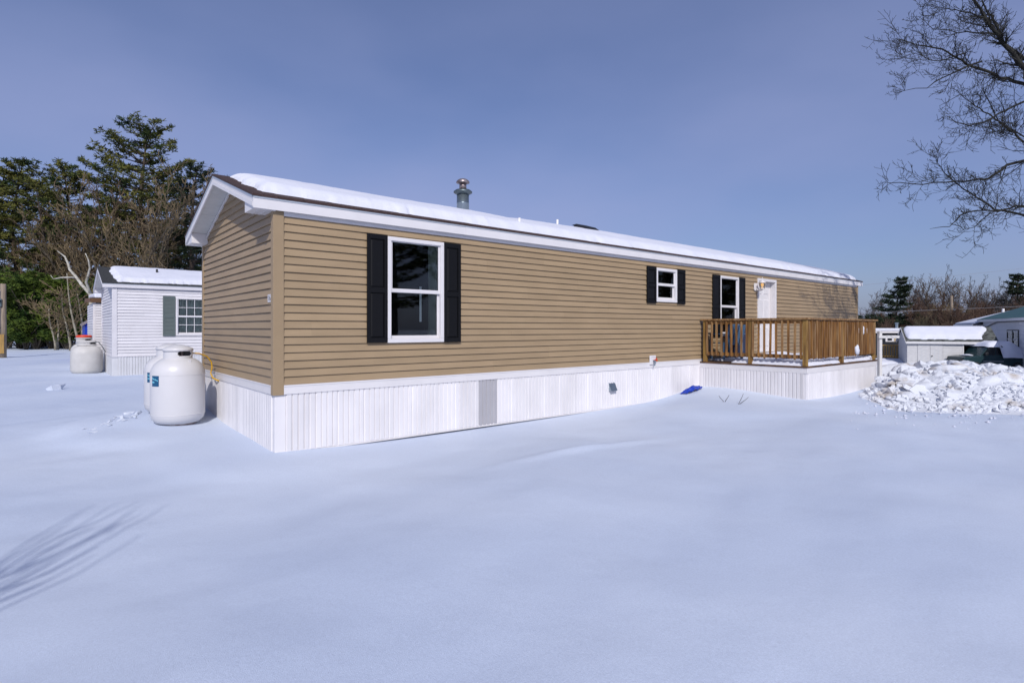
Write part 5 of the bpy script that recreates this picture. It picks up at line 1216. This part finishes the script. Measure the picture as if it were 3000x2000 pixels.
# overhanging bare tree at the upper right
TX, TY = 19.16, -7.10
bt = thing('maple_tree', 'dark bare tree reaching in from the upper right edge', 'tree', (TX, TY, 0))
def rel(p, off=0.0): return Vector((p[0]-TX+0.642*off, p[1]-TY+0.767*off, p[2]))
LIMBS = {
 'L1': ([(18.55,-6.60,6.43),(17.58,-5.77,7.64),(16.94,-5.25,8.38),(16.59,-4.95,8.93),(16.30,-4.71,9.39),(15.98,-4.44,10.10),(15.64,-4.20,11.02)], 0.091, 0.0),
 'L2': ([(18.55,-6.60,7.27),(17.70,-5.83,7.82),(16.94,-5.25,8.13),(16.56,-4.92,8.30),(16.14,-4.57,8.55),(15.82,-4.30,8.74),(15.49,-4.03,8.99),(14.98,-3.60,9.12),(14.56,-3.25,9.26)], 0.056, 0.3),
 'L3': ([(18.67,-6.68,8.48),(17.82,-5.96,8.06),(16.94,-5.25,7.54),(16.30,-4.71,7.08),(15.88,-4.36,6.79),(15.49,-4.03,6.75),(15.14,-3.74,7.00)], 0.039, -0.4),
 'L4': ([(18.91,-6.80,7.03),(17.94,-6.08,6.43),(16.94,-5.25,5.97),(16.56,-4.92,5.65),(16.30,-4.71,5.59),(15.72,-4.22,5.55),(14.95,-3.58,5.50),(14.40,-3.12,5.55)], 0.044, 0.5),
 'L5': ([(18.91,-6.80,5.22),(17.82,-5.96,4.85),(16.94,-5.25,4.75),(16.65,-5.00,4.75),(16.30,-4.71,4.65),(15.66,-4.17,4.61),(15.37,-3.92,4.27),(14.98,-3.60,4.19)], 0.036, -0.2),
 'L6': ([(18.91,-6.80,4.13),(17.82,-5.96,4.43),(16.94,-5.25,4.82),(16.68,-5.03,5.00),(16.30,-4.71,5.32),(15.98,-4.44,5.61),(15.72,-4.22,5.99),(15.53,-4.06,6.41)], 0.036, 0.7),
 'L7': ([(18.67,-6.68,4.97),(17.70,-5.89,5.82),(16.94,-5.25,6.56),(16.75,-5.08,6.79),(16.30,-4.71,7.21),(16.04,-4.49,7.42),(15.75,-4.25,7.71),(15.33,-3.90,7.42)], 0.034, 0.1),
 'L8': ([(16.37,-4.76,9.33),(16.22,-4.64,9.62),(15.88,-4.36,9.77),(15.46,-4.01,9.87),(14.98,-3.60,10.02)], 0.027, 0.0),
 'L9': ([(16.43,-4.82,9.21),(16.27,-4.68,9.30),(15.69,-4.19,9.28),(15.20,-3.79,9.43),(14.92,-3.55,9.73)], 0.022, 0.1),
 'L10': ([(18.18,-6.28,7.39),(17.46,-5.68,8.48),(16.94,-5.25,9.26),(16.75,-5.08,9.93),(16.59,-4.95,10.10),(16.37,-4.75,10.90)], 0.060, 0.6),
 'L11': ([(16.14,-4.57,8.55),(15.59,-4.11,8.26),(15.20,-3.79,8.00),(14.56,-3.25,7.84)], 0.023, 0.3),
 'L12': ([(15.82,-4.30,8.74),(15.33,-3.90,8.61),(14.98,-3.60,8.88),(14.59,-3.28,8.70)], 0.016, 0.3),
 'L13': ([(16.30,-4.71,4.65),(15.91,-4.38,4.27),(15.53,-4.06,4.12)], 0.017, -0.2),
 'L14': ([(18.67,-6.68,5.82),(17.70,-5.83,6.43),(17.09,-5.35,7.27),(16.79,-5.11,8.00),(16.61,-4.99,8.48)], 0.027, 0.9),
 'L15': ([(18.67,-6.68,4.01),(17.70,-5.83,4.85),(16.97,-5.25,5.40),(16.49,-4.87,6.06),(16.19,-4.62,6.61)], 0.022, -0.7),
}
P_tw = dict(levels=5, kids=[0, 0, 6, 6, 3], start=[.1, .1, .06, .1, .1], ang=(25, 70), ratio=0.55, rr=0.5, wander=0.14, up=0.10, tip=0.35, rmin=0.0045, tl=1)
rnd = random.Random(99)
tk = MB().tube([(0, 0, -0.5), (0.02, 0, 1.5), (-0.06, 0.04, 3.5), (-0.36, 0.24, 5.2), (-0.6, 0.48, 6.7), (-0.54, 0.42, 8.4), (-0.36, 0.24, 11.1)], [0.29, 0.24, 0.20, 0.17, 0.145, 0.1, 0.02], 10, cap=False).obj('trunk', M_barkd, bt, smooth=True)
for nm, (pts, r0, off) in LIMBS.items():
    main = MB(); tw = MB(); n = len(pts)
    P = [rel(p, off*min(1, i/2.0)) for i, p in enumerate(pts)]
    PP = []; RR = []
    for i in range(n-1):
        for f in (0, 0.33, 0.67):
            q = P[i].lerp(P[i+1], f)+Vector((rnd.gauss(0, .015), rnd.gauss(0, .015), rnd.gauss(0, .018))); PP.append(q); RR.append(max(1.02*r0*(1-0.85*(i+f)/(n-1)), 0.006))
    PP.append(P[-1]); RR.append(0.004)
    main.tube(PP, RR, 6, cap=False)
    m0 = len(PP)
    for j in range(int(m0*1.2)):
        i = rnd.randint(max(1, m0//8), m0-2); ax = (PP[i+1]-PP[i]).normalized()
        perp = Vector((rnd.gauss(0, 1), rnd.gauss(0, 1), rnd.gauss(0, 1))); perp = (perp-ax*perp.dot(ax)).normalized(); ang = rad(rnd.uniform(28, 65))
        d_ = (ax*math.cos(ang)+perp*math.sin(ang)).normalized()
        grow(tw, tw, rnd, PP[i].copy(), d_, rnd.uniform(0.25, 0.7), max(RR[i]*0.45, 0.006), 3, 5, P_tw)
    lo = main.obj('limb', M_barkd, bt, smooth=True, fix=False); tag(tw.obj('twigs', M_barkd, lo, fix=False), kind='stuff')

# young upright tree left of the viewpoint; only its shadow falls into view
yt = thing('young_tree', 'young upright tree behind the view whose shadow streaks the snow at lower left', 'tree', (-5.75, -7.55, 0))
MB().tube([(0, 0, -0.2), (0.03, 0.02, 1.5), (0, 0.05, 2.8), (0.04, 0.03, 4.2)], [0.04, 0.032, 0.022, 0.012], 7).obj('trunk', M_barkd, yt)
rnd = random.Random(6); c = MB()
for j in range(8):
    a = rnd.uniform(0, 6.28); sp_ = rnd.uniform(0.12, 0.55); z0 = rnd.uniform(2.4, 3.9); zt = rnd.uniform(5.2, 6.5)
    c.tube([(0.02, 0.03, z0), (sp_*.5*math.cos(a), sp_*.5*math.sin(a), z0+0.35*(zt-z0)), (sp_*.85*math.cos(a)+rnd.gauss(0, .04), sp_*.85*math.sin(a), z0+.7*(zt-z0)), (sp_*1.05*math.cos(a), sp_*1.05*math.sin(a), zt)], [0.010, 0.009, 0.007, 0.004], 5, cap=False)
    for q in range(2):
        f = rnd.uniform(.3, .8); bx, by, bz = sp_*.8*f*math.cos(a), sp_*.8*f*math.sin(a), z0+f*(zt-z0); b2 = rnd.uniform(0, 6.28)
        c.tube([(bx, by, bz), (bx+.12*math.cos(b2), by+.12*math.sin(b2), bz+.3), (bx+.16*math.cos(b2), by+.16*math.sin(b2), bz+.7)], [0.009, 0.007, 0.004], 4, cap=False)
c.obj('crown', M_barkd, yt, fix=False)
# pines standing behind the viewpoint, mirrored in the window panes
for x, y, mi, s_, rz, lb in ((13, -27, 1, 0.9, 1.0, 'first pine behind the viewpoint, mirrored in the big window'), (20, -34, 0, 0.85, 2.0, 'tall pine behind the viewpoint, mirrored in the big window'), (27, -33, 1, 1.0, 3.3, 'second pine behind the viewpoint, mirrored in the window panes'), (36, -27, 2, 0.9, 0.3, 'slim pine behind the viewpoint, mirrored in the small window'), (44, -27, 1, 0.9, 5.1, 'broad pine behind the viewpoint, mirrored in the deck window'), (53, -24, 1, 0.95, 0.6, 'farthest broad pine behind the viewpoint, mirrored in the deck window'), (61, -30, 0, 0.8, 3.9, 'farthest tall pine behind the viewpoint, mirrored in the deck window')):
    plant_tree('pine_tree', pines[mi], x, y, s_, rz, lb, 'pine tree', 'pines behind the viewpoint')
